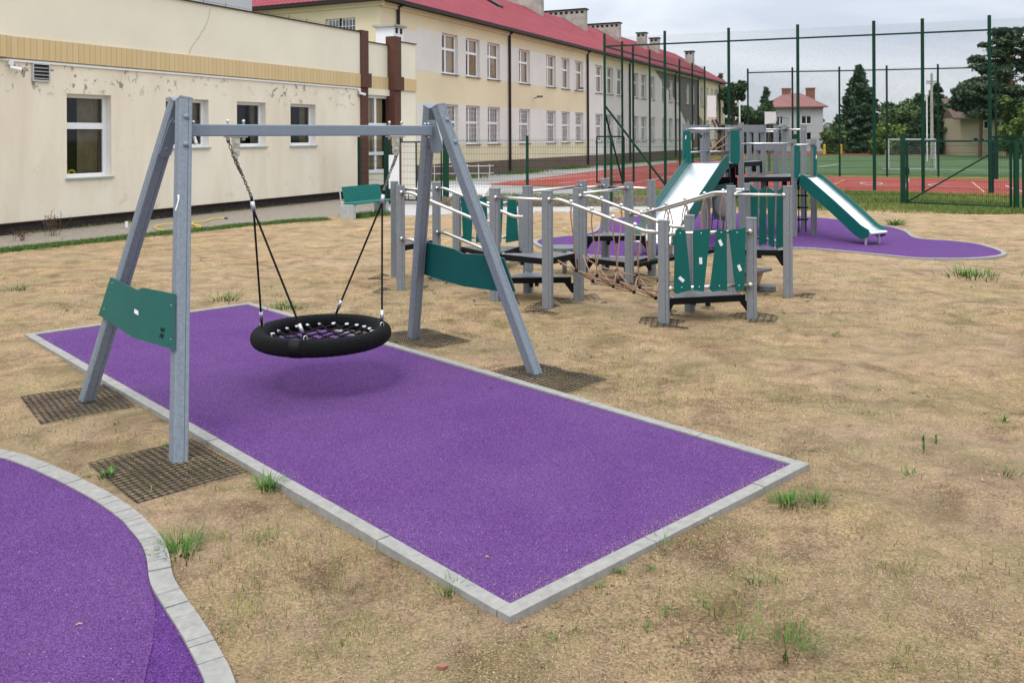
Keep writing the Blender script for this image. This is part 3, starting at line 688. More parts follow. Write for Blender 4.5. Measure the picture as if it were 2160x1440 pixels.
# ------------------------------------------------------------------ climbing course
PO = {1: (-1.74, 13.0), 2: (-1.51, 11.88), 3: (-1.09, 12.64), 4: (-.91, 14.4), 5: (-.22, 11.1), 6: (.165, 14.36), 7: (.205, 11.62), 8: (.42, 10.56), 9: (.835, 11.14),
      10: (1.035, 12.97), 11: (1.43, 13.55), 12: (1.64, 12.37), 13: (2.06, 13.02), 14: (1.665, 9.7), 15: (2.075, 10.32), 16: (2.70, 9.95), 17: (2.835, 11.4), 18: (3.215, 11.98), 19: (3.515, 11.24), 20: (-.25, 13.3)}
LOW = (4, 6, 14, 15, 16, 20)
def course():
    root = thing('climbing_course', 'low course of grey posts with steel handrails, dark steps and tan rope net', 'climbing frame', (.8, 11.8, 0))
    V = {k: Vector((x, y, 0)) for k, (x, y) in PO.items()}
    rot = {1: 8, 2: 8, 3: 8}
    for k, p in V.items():
        a = R(rot.get(k, -16) if k not in (2,) else 5); z = 1.115 if k in LOW else 1.395
        pb = MB(); pb.post(p+Vector((0, 0, -.04)), p+Vector((0, 0, z)), .115, (math.cos(a), math.sin(a), 0)); pb.build('post', ['grey_post', 'groove'], root)
    def rail(pts, nm='handrail'):
        b = MB(); b.tube(pts, .0215, 10)
        for e in (pts[0], pts[-1]): b.sphere(e, .03, 8)
        b.build(nm, 'steel', root, smooth=True); return pts
    def pz(k, z): return V[k]+Vector((0, 0, z))
    def offs(i, j, z1, z2=None, front=.0):
        z2 = z1 if z2 is None else z2; a, c = pz(i, z1), pz(j, z2); d = (c-a); d.z = 0; d.normalize(); s = Vector((d.y, -d.x, 0))
        if s.y > 0: s = -s
        return a+d*.05+s*front, c-d*.05+s*front
    def straight(i, j, z, front=0): a, c = offs(i, j, z, None, front); rail([a, c]); return a, c
    def bent(i, j, z1, z2, front=.04):
        a, c = offs(i, j, z1, z2, front); h = (c-a); h.z = 0; l = h.length; d = h.normalized()
        p = [a, a+d*.14, a+d*.2+Vector((0, 0, -.012*(1 if z1 > z2 else -1)))]
        q = [c-d*.2+Vector((0, 0, .012*(1 if z1 > z2 else -1))), c-d*.14, c]
        return rail(p+q)
    straight(1, 3, 1.30); bent(2, 5, 1.32, .99); bent(3, 7, 1.33, 1.0); bent(2, 5, .70, .36); bent(3, 7, .70, .40)
    straight(5, 8, 1.30, .04); straight(7, 10, 1.33); straight(9, 12, 1.33); straight(10, 11, 1.30); straight(11, 13, 1.28)
    r1 = bent(8, 14, 1.31, 1.0); r2 = bent(9, 15, 1.31, .99)
    r3 = bent(17, 12, 1.32, .98); r4 = bent(18, 13, 1.32, .98); straight(15, 15, 1) if False else None
    straight(17, 18, 1.31); straight(17, 19, 1.30, .05)
    # slat guards
    def guard(i, j, zt, zb, n, side=.06, px_polys=None, dirs=(1, -1, 1, -1)):
        a, c = offs(i, j, zt, None, side); rail([a, c], 'guard_rail'); a2, c2 = offs(i, j, zb, None, side); rail([a2, c2], 'guard_rail')
        d = (c-a); l = d.length; d.normalize(); s = Vector((d.y, -d.x, 0)); s = s if s.y < 0 else -s
        if px_polys:
            for poly in px_polys:
                pl = a+s*.024; b = MB(); b.prism([PP(u, v, pl, s) for u, v in poly], s*.014, 0, 1); yield b.build('slat', ['teal', 'teal_edge'], root, bevel=.0015), pl+s*.0145, s
            return
        w = l/n*.86
        for k in range(n):
            m = a+d*(l*(k+.5)/n)+s*.024; t, bb = (w*.5, w*.32) if dirs[k % 4] > 0 else (w*.34, w*.5)
            zz = zt+.09; zl = zb-.07; dz = .03*(1 if k % 2 else -1)
            pts = [m+d*x+Vector((0, 0, z-zt)) for x, z in ((-t, zz-dz), (t, zz+dz), (bb, zl+dz*.6), (-bb, zl-dz*.6))]
            b = MB(); b.prism(pts, s*.014, 0, 1); yield b.build('slat', ['teal', 'teal_edge'], root, bevel=.0015), m, s
    q = lambda l, ox=1280: [(ox+x/5.333, 370+y/5.333) for x, y in l]
    polys = [q([(772, 608), (880, 620), (946, 1286), (778, 1330), (750, 1308)]), q([(968, 618), (1162, 595), (1085, 1305), (975, 1290)]),
             q([(1238, 600), (1340, 615), (1350, 1280), (1185, 1305), (1157, 1280)]), q([(303, 615), (492, 585), (472, 1285), (380, 1292)], 1480)]
    st = [((1437.5, 589), 40), ((1478, 550), 88), ((1520, 512), 66), ((1560, 565), 66)]
    for k, (o, pl, s) in enumerate(guard(14, 16, .985, .385, 4, .06, polys)):
        (u, v), a = st[k]; c = PP(u, v, pl, s); X = s.cross(Vector((0, 0, 1))).normalized(); X = X if X.x > 0 else -X
        a = R(-a); e = X*math.cos(a)+Vector((0, 0, math.sin(a))); f = X*-math.sin(a)+Vector((0, 0, math.cos(a)))
        b = MB(); b.prism([c+e*.036+f*.018, c-e*.036+f*.018, c-e*.036-f*.018, c+e*.036-f*.018], s*.001); b.build('sticker', 'sticker', o)
        b = MB(); uu = (1435, 1479, 1521.5, 1555)[k]
        for zz_, vv in ((1, 492 if k < 2 else 490.5), (0, 606)): b.sphere(PP(uu+(0 if zz_ else (3, -4, -4, 4)[k]), vv-(0, 1, 3, 4)[k]*(0 if zz_ else 1), pl, s), .008, 8)
        b.build('screws', 'galv', o)
    list(guard(18, 19, 1.27, .68, 4, -.02)); list(guard(1, 2, 1.27, .68, 4, -.05)); list(guard(4, 6, .98, .42, 4, -.02))
    # triangular steps
    def deck(ids, z, grow=.0):
        pts = [V[i].copy() if isinstance(i, int) else Vector((*i, 0)) for i in ids]; c = sum(pts, Vector())/len(pts)
        pts = [c+(p-c)*(1-.06+grow) for p in pts]
        pts2 = []
        for i, p in enumerate(pts):
            a = (pts[i-1]-p).normalized(); bb = (pts[(i+1) % len(pts)]-p).normalized(); pts2 += [p+a*.07, p+bb*.07]
        b = MB(); b.prism([Vector((p.x, p.y, z-.07)) for p in pts2], (0, 0, .07), 1)
        pl = [c+(p-c)*.97 for p in pts2]; b.prism([Vector((p.x, p.y, z+.001)) for p in pl], (0, 0, .005), 0)
        for p in pts2: b.sphere((p.x*.93+c.x*.07, p.y*.93+c.y*.07, z+.007), .011, 6, 2)
        for i in range(len(pts)):
            m = (pts[i]+pts[i-1])/2; m = c+(m-c)*.93; b.box((m.x, m.y, z-.085), (.05, .05, .04), 0, 1)
        o = b.build('step_deck', ['deck_grey', 'black', 'galv'], root, bevel=.004)
        for i, p in enumerate(pts):
            d = (c-p).normalized(); b = MB(); P = p+d*.05
            b.prism([Vector((P.x, P.y, z-.07)), Vector((P.x+d.x*.09, P.y+d.y*.09, z-.07)), Vector((P.x, P.y, z-.19)), Vector((P.x-d.x*.03, P.y-d.y*.03, z-.19)), Vector((P.x-d.x*.03, P.y-d.y*.03, z-.07))], Vector((-d.y, d.x, 0))*.045); b.build('deck_bracket', 'black', o)
    deck((14, 15, 16), .262, .05); deck((5, 8, 9), .585, .05); deck((5, 9, 7), .275); deck((10, 11, 13), .585); deck((10, 12, 13), .275, .03)
    deck((17, 18, 19), .585, .03); deck((1, 2, 3), .585); deck((4, 6, 20), .275)
    # rope nets
    def net(ra, rb, zs, ze, nodes_=4, drop=.17):
        def at(r, t):
            a, c = r[1], r[-2]; return a.lerp(c, t)
        ts = [(k+.6)/(nodes_+.1) for k in range(nodes_)]; rp = MB(); nd_ = MB(); cl = MB(); rows = []
        for k, t in enumerate(ts):
            pa, pb = at(ra, t), at(rb, t); z = zs+(ze-zs)*t; cr = (pb-pa); cr.z = 0
            na = pa+cr*.16+Vector((0, 0, z-pa.z)); nb_ = pb-cr*.16+Vector((0, 0, z-pb.z)); nc = (na+nb_)/2+Vector((0, 0, -drop)); ds = (ra[-2]-ra[1])*.07; nc += ds
            rows.append((na, nc, nb_))
            for p, m in ((pa, na), (pb, nb_)):
                rp.tube(smooth_curve([p+Vector((0, 0, -.03)), p+(m-p)*.2-cr.normalized()*(.03 if m is na else -.03)*1, p+(m-p)*.6, m], 4), .0085, 6)
                cl.sphere(p+Vector((0, 0, .03)), .027, 8); cl.tube([p+Vector((0, 0, .03)), p+Vector((0, 0, -.06))], .01, 6)
            rp.tube([na, nc], .0085, 6); rp.tube([nc, nb_], .0085, 6)
            for m in (na, nc, nb_): nd_.sphere(m, .024, 6)
        ends = []
        for t, sg in ((-.06, 0), (1.04, 1)):
            pa, pb = at(ra, t), at(rb, t); z = (zs, ze)[sg]+(.08 if sg == 0 else .03); cr = pb-pa; cr.z = 0
            ends.append((pa+cr*.1+Vector((0, 0, z-pa.z)), (pa+pb)/2+Vector((0, 0, z-.1-(pa.z+pb.z)/2)), pb-cr*.1+Vector((0, 0, z-pb.z))))
        full = [ends[0]]+rows+[ends[1]]
        for k in range(len(full)-1):
            for j in range(3):
                a, c = full[k][j], full[k+1][j]; rp.tube([a, a.lerp(c, .5)+Vector((0, 0, -.012)), c], .0085, 6)
            rp.tube([full[k][0], full[k+1][1]], .0085, 6); rp.tube([full[k][2], full[k+1][1]], .0085, 6)
        o = rp.build('rope_net', 'tan_rope', root, smooth=True); nd_.build('net_knots', 'black', o); cl.build('rail_clamps', 'galv', o, smooth=True)
    net(r1, r2, .50, .33, 4, .13); 
    # hanging beam bridge
    rp = MB(); cl = MB(); bb = MB()
    for r in (r3, r4):
        a, c = r[1], r[-2]; zb = []
        for k in range(4):
            t = (k+.6)/4.1; p = a.lerp(c, t); z = .53+(.27-.53)*t; q_ = p.copy(); q_.z = z; zb.append(q_)
            for s_ in (-.02, .02): rp.tube(smooth_curve([p+Vector((0, 0, -.03)), p+Vector((s_*2.2, 0, -.25)), q_.lerp(p, .3)+Vector((s_, 0, 0)), q_], 4), .0085, 6)
            cl.sphere(p+Vector((0, 0, .03)), .027, 8); bb.sphere(q_, .035, 6)
        bb.bar(a+Vector((0, 0, .56-a.z)), c+Vector((0, 0, .27-c.z)), .05, .05)
    for k in range(5):
        t = k/4.; A1 = r3[1].lerp(r3[-2], t); A2 = r4[1].lerp(r4[-2], t); z = .55-.28*t; bb.bar((A1.x, A1.y, z), (A2.x, A2.y, z), .10, .03)
    o = bb.build('hanging_bridge', 'black', root); rp.build('bridge_ropes', 'tan_rope', o, smooth=True); cl.build('rail_clamps', 'galv', o, smooth=True)
    return V
V = course()
def pods():
    p = Vector((.78, 13.25, 0)); r = thing('stepping_disc', 'round dark stepping disc on a single thin pole behind the grey-post course', 'play step', p)
    one(lambda b: b.tube([p+Vector((0, 0, -.02)), p+Vector((0, 0, .38))], .035, 10), 'pole', 'grey_post', r, smooth=True)
    def f(b):
        b.tube([p+Vector((0, 0, .36)), p+Vector((0, 0, .405))], .27, 24)
    one(f, 'disc', 'deck_grey', r)
    p = G(1583, 612); r = thing('stepping_pod', 'grey triangular seat plate on a flared tan base behind the teal slats', 'play step', p)
    def f(b): b.tube([p+Vector((0, 0, 0)), p+Vector((0, 0, .25))], [.09, .17], 16)
    one(f, 'flared_base', 'tan_rope', r, smooth=True)
    one(lambda b: b.prism([p+Vector((math.cos(a)*.3, math.sin(a)*.3, .25)) for a in (.1, .35, 2.2, 2.45, 4.3, 4.55)], (0, 0, .03)), 'seat_plate', 'deck_grey', r, bevel=.006)
    one(lambda b: [b.tube([p+Vector((x, y, 0)), p+Vector((x, y, .07))], .12, 14) for x, y in ((.2, -.05), (-.3, .0))], 'foot_disc', 'deck_grey', r, bevel=.006)
pods()
labs = {14: 'front left post of the four-slat guard', 16: 'right post of the four-slat guard', 15: 'low post behind the four-slat guard', 8: 'nearest tall course post', 9: 'tall post where the rope net starts, behind the nearest one', 19: 'rightmost tall post of the course', 2: 'leftmost course post nearest the net seat', 5: 'tall post seen just left of the right swing leg', 1: 'leftmost rear course post', 12: 'tall post behind the rope net', 3: 'post behind the right swing frame', 13: 'tall post standing at the bottom of the wide slide'}
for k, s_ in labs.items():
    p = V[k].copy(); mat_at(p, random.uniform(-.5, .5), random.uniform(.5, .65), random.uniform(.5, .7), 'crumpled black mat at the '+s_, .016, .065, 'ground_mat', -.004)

# ------------------------------------------------------------------ play tower
def tower():
    def at(u, Y): return Vector(((u-1080)/F*Y, Y, 0))
    T = {'a': (1446, 17.5, 2.29), 'b': (1492, 18.9, 2.29), 'c': (1563, 17.75, 2.31), 'd': (1610, 18.6, 2.27), 'e': (1637, 20.2, 2.29), 'f': (1654, 19.4, 2.28), 'g': (1695, 19.1, 2.26), 'h': (1674, 17.8, 1.97), 'i': (1716, 18.05, 1.97), 'j': (1580, 21., 2.2), 'k': (1595, 20.4, 2.2), 'l': (1482, 20.6, 2.0), 'm': (1535, 19.6, 2.29)}
    P = {k: at(u, Y) for k, (u, Y, z) in T.items()}
    root = thing('play_tower', 'tall grey play tower with two teal-sided steel slides on the far purple pad', 'play tower', at(1580, 18.5))
    for k, (u, Y, z) in T.items():
        pb = MB(); pb.post(P[k], P[k]+Vector((0, 0, z)), .115, (math.cos(R(-14)), math.sin(R(-14)), 0)); pb.build('post', ['grey_post', 'groove'], root)
    def bar(a, c, z, r=.021):
        one(lambda b: b.tube([P[a]+Vector((0, -.05, z)), P[c]+Vector((0, -.05, z))], r, 8), 'rail', 'steel', root, smooth=True)
    bar('a', 'c', 2.20); bar('c', 'h', 1.9); bar('h', 'i', 1.87); bar('a', 'b', 1.73); bar('b', 'm', 1.72); bar('d', 'f', 2.19); bar('f', 'g', 2.19); bar('e', 'j', 2.15)
    def board(a, c, z0, z1):
        def f(b): b.bar(P[a]+Vector((0, -.03, (z0+z1)/2)), P[c]+Vector((0, -.03, (z0+z1)/2)), .05, z1-z0)
        one(f, 'top_board', 'grey_post', root, bevel=.004)
    board('a', 'b', 2.12, 2.28); board('m', 'c', 2.15, 2.28); board('c', 'd', 2.13, 2.28); board('k', 'f', 1.72, 1.88)
    def deck(ids, z, nm='platform'):
        pts = [P[i] if isinstance(i, str) else at(*i) for i in ids]
        def f(b):
            b.prism([p+Vector((0, 0, z-.09)) for p in pts], (0, 0, .09), 1); c = sum(pts, Vector())/len(pts)
            b.prism([c+(p-c)*.97+Vector((0, 0, z+.001)) for p in pts], (0, 0, .005), 0)
            for i, p in enumerate(pts):
                q = c+(p-c)*.88; b.box((q.x, q.y, z-.16), (.08, .08, .16), 0, 1)
        one(f, nm, ['deck_grey', 'black'], root)
    deck(('a', 'c', 'm', 'b'), 1.5); deck(('c', 'h', 'i', 'g', 'f', 'd'), 1.22); deck(('c', 'd', (1590, 19.2)), 1.52, 'step_platform')
    # slides
    def slide(top, bot, wid, h0, label, prof):
        d = (bot-top); d.z = 0; Lh = d.length; d.normalize(); s = Vector((d.y, -d.x, 0)); z0 = top.z; z1 = bot.z
        cl = [(x, z) for x, z in prof]
        ctr = [top+d*(x*Lh)+Vector((0, 0, (z1-z0)*z)) for x, z in cl]
        def f(b):
            n = len(ctr)
            for i in range(n-1):
                a, c = ctr[i], ctr[i+1]
                b.face([a-s*wid/2, a+s*wid/2, c+s*wid/2, c-s*wid/2]); b.face([a-s*wid/2-Vector((0, 0, .02)), c-s*wid/2-Vector((0, 0, .02)), c+s*wid/2-Vector((0, 0, .02)), a+s*wid/2-Vector((0, 0, .02))])
            e = ctr[-1]; b.tube([e-s*wid/2-Vector((0, 0, .03)), e+s*wid/2-Vector((0, 0, .03))], .035, 10)
        o = one(f, 'slide', 'slide_steel', root)
        for sg in (-1, 1):
            bb = MB(); pts_t = []; pts_b = []
            for i, p in enumerate(ctr):
                dd = (ctr[min(i+1, len(ctr)-1)]-ctr[max(i-1, 0)]).normalized(); up = dd.cross(s); up = up if up.z > 0 else -up
                k = 1 if i < len(ctr)-1 else .55
                pts_t.append(p+s*sg*(wid/2)+up*h0*k); pts_b.append(p+s*sg*(wid/2)-up*(.10 if h0 > .1 else .17)*k)
            for i in range(len(ctr)-1):
                bb.prism([pts_t[i], pts_t[i+1], pts_b[i+1], pts_b[i]], s*sg*.02, 0)
            bb.build('slide_side', ['teal'], o)
        lg = MB()
        for sg in (-1, 1): p = ctr[-2]+s*sg*wid*.4; lg.tube([Vector((p.x, p.y, .01)), p-Vector((0, 0, .03))], .025, 8)
        lg.build('slide_foot', 'galv', o)
        return o
    prof = [(0, 0), (.05, .015), (.12, .08), (.5, .5), (.78, .83), (.86, .93), (.93, .985), (1.0, 1.0)]
    tp = at(1497, 17.3); tp.z = 1.52; bt = at(1374, 15.0); bt.z = .28
    slide(tp, bt, .74, .17, 'wide slide', prof)
    tp = at(1706, 17.7); tp.z = 1.22; bt = Vector((6.80, 16.4, .27)); slide(tp, bt, .50, .065, 'narrow slide', prof)
    # teal entry boards beside the slides
    for (u0, u1, v0, v1, Y) in ((1441, 1457, 276, 343, 17.35), (1541, 1561, 275, 347, 17.4), (1676, 1686, 307, 379, 17.6), (1716.5, 1723, 308, 372, 17.9)):
        def f(b):
            c = (u0+u1)/2; pl = (0, Y, 0); nn = (0, -1, 0); hw = (u1-u0)*.08
            b.prism([PP(u0, v0, pl, nn), PP(u1-hw, v0, pl, nn), PP(u1, v0+22, pl, nn), PP(u1, v1-12, pl, nn), PP(u1-hw*2, v1, pl, nn), PP(u0, v1-4, pl, nn)], (0, .02, 0))
        o = one(f, 'entry_board', 'teal', root, bevel=.006)
        if u0 in (1441, 1716.5): one(lambda b: b.prism([PP(u0+4+x, (286 if u0 == 1441 else 327)+y, (0, Y-.001, 0), (0, -1, 0)) for x, y in ((0, 8), (1, 0), (3, 0), (2, 8))], (0, -.001, 0)), 'sticker', 'sticker', o)
    # tunnel panel with round porthole
    pl = (0, 17.0, 0); nn = (0, -1, 0)
    o = one(lambda b: b.prism([PP(u, v, pl, nn) for u, v in ((1500, 392), (1547, 386), (1548, 470), (1530, 468), (1505, 460))], (0, .02, 0)), 'play_panel', 'teal_edge', root, bevel=.004)
    c = PP(1525, 433, pl, nn); bb = MB(); bb.sphere(c, .235, 24, 0, (.78, .22, 1)); bb.build('bubble_window', 'grey_post', o, smooth=True)
    # dark post supports under the high platform and rope ladder
    one(lambda b: b.box(at(1545, 18.0)+Vector((0, 0, 1.15)), (.09, .09, .7)), 'platform_brace', 'black', root); one(lambda b: b.box(at(1530, 18.9)+Vector((0, 0, .95)), (.5, .06, .45)), 'dark_board', 'black', root)  # black brace and a flat black board below the high platform
    rb = MB()
    for u in (1684, 1699): rb.tube([at(u, 18.5)+Vector((0, 0, .02)), at(u, 18.5)+Vector((0, 0, 1.15))], .012, 6)
    for z in (.3, .55, .8, 1.05): rb.tube([at(1679, 18.45)+Vector((0, 0, z)), at(1704, 18.45)+Vector((0, 0, z))], .018, 6); rb.sphere(at(1684, 18.45)+Vector((0, 0, z)), .03, 6)
    rb.build('rope_ladder', 'black', root)
    rb = MB()
    for i in range(5):
        a = at(1500+i*12, 18.6); rb.tube([a+Vector((0, 0, .02)), a+Vector((.04, 0, .7)), a+Vector((0, 0, 1.4))], .009, 5)
        rb.tube([at(1500, 18.6)+Vector((0, 0, .3+i*.25)), at(1550, 18.6)+Vector((0, 0, .35+i*.25))], .009, 5)
    rb.build('climbing_net', 'black_rope', root)
    rb = MB(); a, c = P['b'], P['m']
    for k in range(4): rb.tube([a+Vector((0, 0, 1.5+.06*k)), a.lerp(c, .5)+Vector((0, 0, 1.55+.12*k)), c+Vector((0, 0, 1.5+.2*k))], .012, 6)
    rb.build('crossing_ropes', 'tan_rope', root)
tower()
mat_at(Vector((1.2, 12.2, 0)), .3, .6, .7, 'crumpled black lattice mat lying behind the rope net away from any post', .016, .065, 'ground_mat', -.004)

# ------------------------------------------------------------------ buildings
def wall_u(O, D, u):      # distance along a wall (through O, direction D) that projects to photo column u
    k = (u-1080)/F
    return (k*O.y-O.x)/(D.x-k*D.y)
def zat(O, D, u, v, off=0.0):
    p = O+D*wall_u(O, D, u); return ZY(u, v, p.y).z
class Wall:
    def __init__(s, O, D, Nn): s.O, s.D, s.N = O, D, Nn
    def p(s, t, z, d=0): return s.O+s.D*t+s.N*d+Vector((0, 0, z))
    def u(s, u): return wall_u(s.O, s.D, u)
    def z(s, u, v): return zat(s.O, s.D, u, v)
    def holes(s, b, t0, t1, z0, z1, hs, depth, mi=0, rmi=0, uvs=False):
        ts = sorted({t0, t1, *[h[0] for h in hs], *[h[1] for h in hs]}); zs = sorted({z0, z1, *[h[2] for h in hs], *[h[3] for h in hs]})
        ts = [t for t in ts if t0 <= t <= t1]; zs = [z for z in zs if z0 <= z <= z1]
        for a, c in zip(ts, ts[1:]):
            for e, f in zip(zs, zs[1:]):
                m, k = (a+c)/2, (e+f)/2
                if any(h[0] < m < h[1] and h[2] < k < h[3] for h in hs): continue
                b.face([s.p(a, e), s.p(c, e), s.p(c, f), s.p(a, f)], mi)
        for a, c, e, f in [h[:4] for h in hs]:
            for q in (((a, e), (a, f)), ((c, f), (c, e)), ((a, f), (c, f)), ((c, e), (a, e))):
                (x1, y1), (x2, y2) = q; b.face([s.p(x1, y1), s.p(x2, y2), s.p(x2, y2, -depth), s.p(x1, y1, -depth)], rmi)
    def slab(s, b, t0, t1, z0, z1, d0, d1, mi=0):
        b.hexa(s.p((t0+t1)/2, (z0+z1)/2, (d0+d1)/2), s.D*(t1-t0)/2, s.N*(d1-d0)/2, Vector((0, 0, (z1-z0)/2)), mi)
def window(W, root, t0, t1, z0, z1, depth, bars, frame=.07, sill='sill', curtain=None, cur=(0, 1), sash=.05, sillo=.06, co=.1):
    """bars: list of ('v', frac) / ('h', frac)"""
    b = MB(); d0, d1 = -depth, -depth+.06
    W.slab(b, t0, t0+frame, z0, z1, d0, d1); W.slab(b, t1-frame, t1, z0, z1, d0, d1)
    W.slab(b, t0+frame, t1-frame, z0, z0+frame, d0, d1); W.slab(b, t0+frame, t1-frame, z1-frame, z1, d0, d1)
    for k, f in bars:
        if k == 'v': c = t0+(t1-t0)*f; W.slab(b, c-sash, c+sash, z0+frame, z1-frame, d0+.004, d1-.004)
        else: c = z0+(z1-z0)*f; W.slab(b, t0+frame, t1-frame, c-sash, c+sash, d0+.002, d1+.008)
    wo_ = b.build('window', 'white_pvc', root)
    one(lambda b: b.face([W.p(t0+frame, z0+frame, d0+.03), W.p(t1-frame, z0+frame, d0+.03), W.p(t1-frame, z1-frame, d0+.03), W.p(t0+frame, z1-frame, d0+.03)]), 'pane', 'glass', wo_)
    if curtain:
        def f(b):
            n = 14; a, c = t0+(t1-t0)*cur[0], t0+(t1-t0)*cur[1]
            for i in range(n):
                x0, x1 = a+(c-a)*i/n, a+(c-a)*(i+1)/n; e0, e1 = (-.06 if i % 2 else -.02), (-.02 if i % 2 else -.06)
                b.face([W.p(x0, z0, d0-co+e0), W.p(x1, z0, d0-co+e1), W.p(x1, z1, d0-co+e1), W.p(x0, z1, d0-co+e0)])
        one(f, 'curtain', curtain, wo_)
    if sill: one(lambda b: W.slab(b, t0-.04, t1+.04, z0-.045, z0-.005, -depth+.055, sillo), 'sill', sill, wo_)
    return wo_
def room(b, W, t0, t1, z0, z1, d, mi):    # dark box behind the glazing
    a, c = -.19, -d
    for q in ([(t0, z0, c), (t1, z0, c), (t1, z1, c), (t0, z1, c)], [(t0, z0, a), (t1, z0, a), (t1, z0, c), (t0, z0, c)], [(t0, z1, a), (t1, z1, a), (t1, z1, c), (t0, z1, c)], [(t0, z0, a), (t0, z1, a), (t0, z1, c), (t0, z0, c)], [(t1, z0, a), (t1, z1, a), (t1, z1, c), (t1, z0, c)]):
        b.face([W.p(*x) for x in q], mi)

LW = Wall(Vector((-5.72, 29.9, 0)), D2, N2)
def low_building():
    W = LW; u = W.u; zt = 5.75; zb = .25; b0, b1 = 3.83, 4.30
    tA = -24; tP1 = u(760); tP1e = u(775); tP2 = u(831); tP2e = u(844); tE = u(877)
    root = thing('low_school_building', 'low cream plastered school wing with a yellow board band and two brown pillars', 'building', W.p(-6, 0, -3))
    wins = []
    for ua, ub, va, vb, ur in ((141, 235, 199, 374, 176), (350, 440.5, 209, 311, 400), (500, 561, 215.5, 309, 530), (613, 666, 220, 307, 640)):
        wins.append((u(ua), u(ub), W.z(ur, vb), W.z(ur, va)))
    b = MB(); W.holes(b, tA, tP1, zb, b0, wins, .26)
    b.face([W.p(tA, b0), W.p(tP1, b0), W.p(tP1, zt), W.p(tA, zt)], 0)
    b.face([W.p(tA, zt), W.p(tP1, zt), W.p(tP1, zt, -.35), W.p(tA, zt, -.35)], 0)
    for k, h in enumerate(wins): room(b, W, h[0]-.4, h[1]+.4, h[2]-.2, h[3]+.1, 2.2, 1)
    b.build('wall', ['plaster', 'room'], root)
    # upper parapet is smoother cream
    bs = MB(); W.slab(bs, tA, tP1, b1-.02, zt-.002, .0, .004); bs.build('parapet', 'cream', root)
    bb = MB()
    def band(t0, t1, d=.05, dd=0):
        p = [W.p(t0, b0, d+dd), W.p(t1, b0, d+dd), W.p(t1, b1, d+dd), W.p(t0, b1, d+dd)]; bb.face(p, 0, [(t0, 0), (t1, 0), (t1, 1), (t0, 1)])
        bb.face([W.p(t0, b1, dd), W.p(t0, b1, d+dd), W.p(t1, b1, d+dd), W.p(t1, b1, dd)]); bb.face([W.p(t0, b0, dd), W.p(t0, b0, d+dd), W.p(t1, b0, d+dd), W.p(t1, b0, dd)], 1)
        bb.face([W.p(t1, b0, dd), W.p(t1, b0, d+dd), W.p(t1, b1, d+dd), W.p(t1, b1, dd)]); bb.face([W.p(t0, b0, dd), W.p(t0, b0, d+dd), W.p(t0, b1, d+dd), W.p(t0, b1, dd)])
    band(u(11), tP1-.003); band(tP2e+.003, tE); band(tP1e+.05, tP2, .05, -.27); band(tA, u(10), .12)
    bb.build('board_band', ['boards', 'brown_trim'], root)
    one(lambda b: W.slab(b, tA, tP1, zt, zt+.03, -.4, .06), 'parapet_cap', 'brown_trim', root)
    one(lambda b: W.slab(b, tA, tP1, -.05, zb, -.3, -.05), 'plinth', 'plinth_dark', root)
    one(lambda b: W.slab(b, u(-60), tP1-.15, b0-.075, b0-.03, .002, .04), 'cable_duct', 'white', root)
    one(lambda b: W.slab(b, tA, tP1, zb-.03, zb, -.06, .03), 'drip_edge', 'brown_trim', root)
    # windows
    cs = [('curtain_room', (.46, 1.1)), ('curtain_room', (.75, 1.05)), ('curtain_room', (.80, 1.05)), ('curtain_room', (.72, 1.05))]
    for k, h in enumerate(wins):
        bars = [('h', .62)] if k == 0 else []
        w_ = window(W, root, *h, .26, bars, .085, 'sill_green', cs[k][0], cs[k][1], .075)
        one(lambda b: (b.face([W.p(h[1]+.001, h[2], 0), W.p(h[1]+.001, h[3], 0), W.p(h[1]-.003, h[3], -.2), W.p(h[1]-.003, h[2], -.2)])), 'reveal', 'white', w_)
        if k == 1:
            one(lambda b: b.prism([W.p(h[1]-.35, h[2]+.1, -.12), W.p(h[1]-.28, h[2]+.1, -.12), W.p(h[1]-.44, h[3]-.12, -.42), W.p(h[1]-.51, h[3]-.12, -.42)], -W.N*.05), 'open_sash', 'white_pvc', w_)
    # pillars and recessed glazed bay
    def pil(b, t0, t1, z1):
        W.slab(b, t0, t1, -.05, b0, -.35, .05); W.slab(b, t0-.02, t1+.1, b0, b1+.03, -.35, .13); W.slab(b, t0, t1, b1+.03, z1, -.35, .07)
    one(lambda b: pil(b, tP1+.0, tP1e, 5.83), 'pillar', 'brown_pier', root); one(lambda b: pil(b, tP2, tP2e, 5.83), 'pillar', 'brown_pier', root)
    W3 = Wall(W.O-W.N*.27, W.D, W.N)
    t0, t1 = tP1e, tP2; zl = 3.55; zd = W3.z(800, 362)
    g0, g1 = W3.u(774.5), W3.u(822)
    b = MB(); W3.holes(b, t0-.3, t1+.05, .33, 5.5, [(g0, g1, zd, W3.z(800, 203))], .12); room(b, W3, g0-.5, g1+.5, zd-.3, 3.9, 2.5, 1)
    b.face([W3.p(t0, 5.5), W3.p(t1, 5.5), W3.p(t1, 5.5, -.3), W3.p(t0, 5.5, -.3)]); b.build('bay_wall', ['cream', 'room'], root)
    one(lambda b: W3.slab(b, t0, t1, 5.5, 5.53, -.3, .05), 'parapet_cap', 'brown_trim', root)
    one(lambda b: W3.slab(b, t0, t1, W3.z(800, 203)+.02, b0, .002, .09), 'lintel', 'cream', root)
    one(lambda b: W3.slab(b, t0, t1, -.05, .33, -.3, -.03), 'plinth', 'plinth_dark', root)
    window(W3, root, g0, g1, zd, W3.z(800, 203), .12, [('v', .42), ('h', .62), ('h', .24)], .08, 'white', 'curtain', (.1, .9), .06)
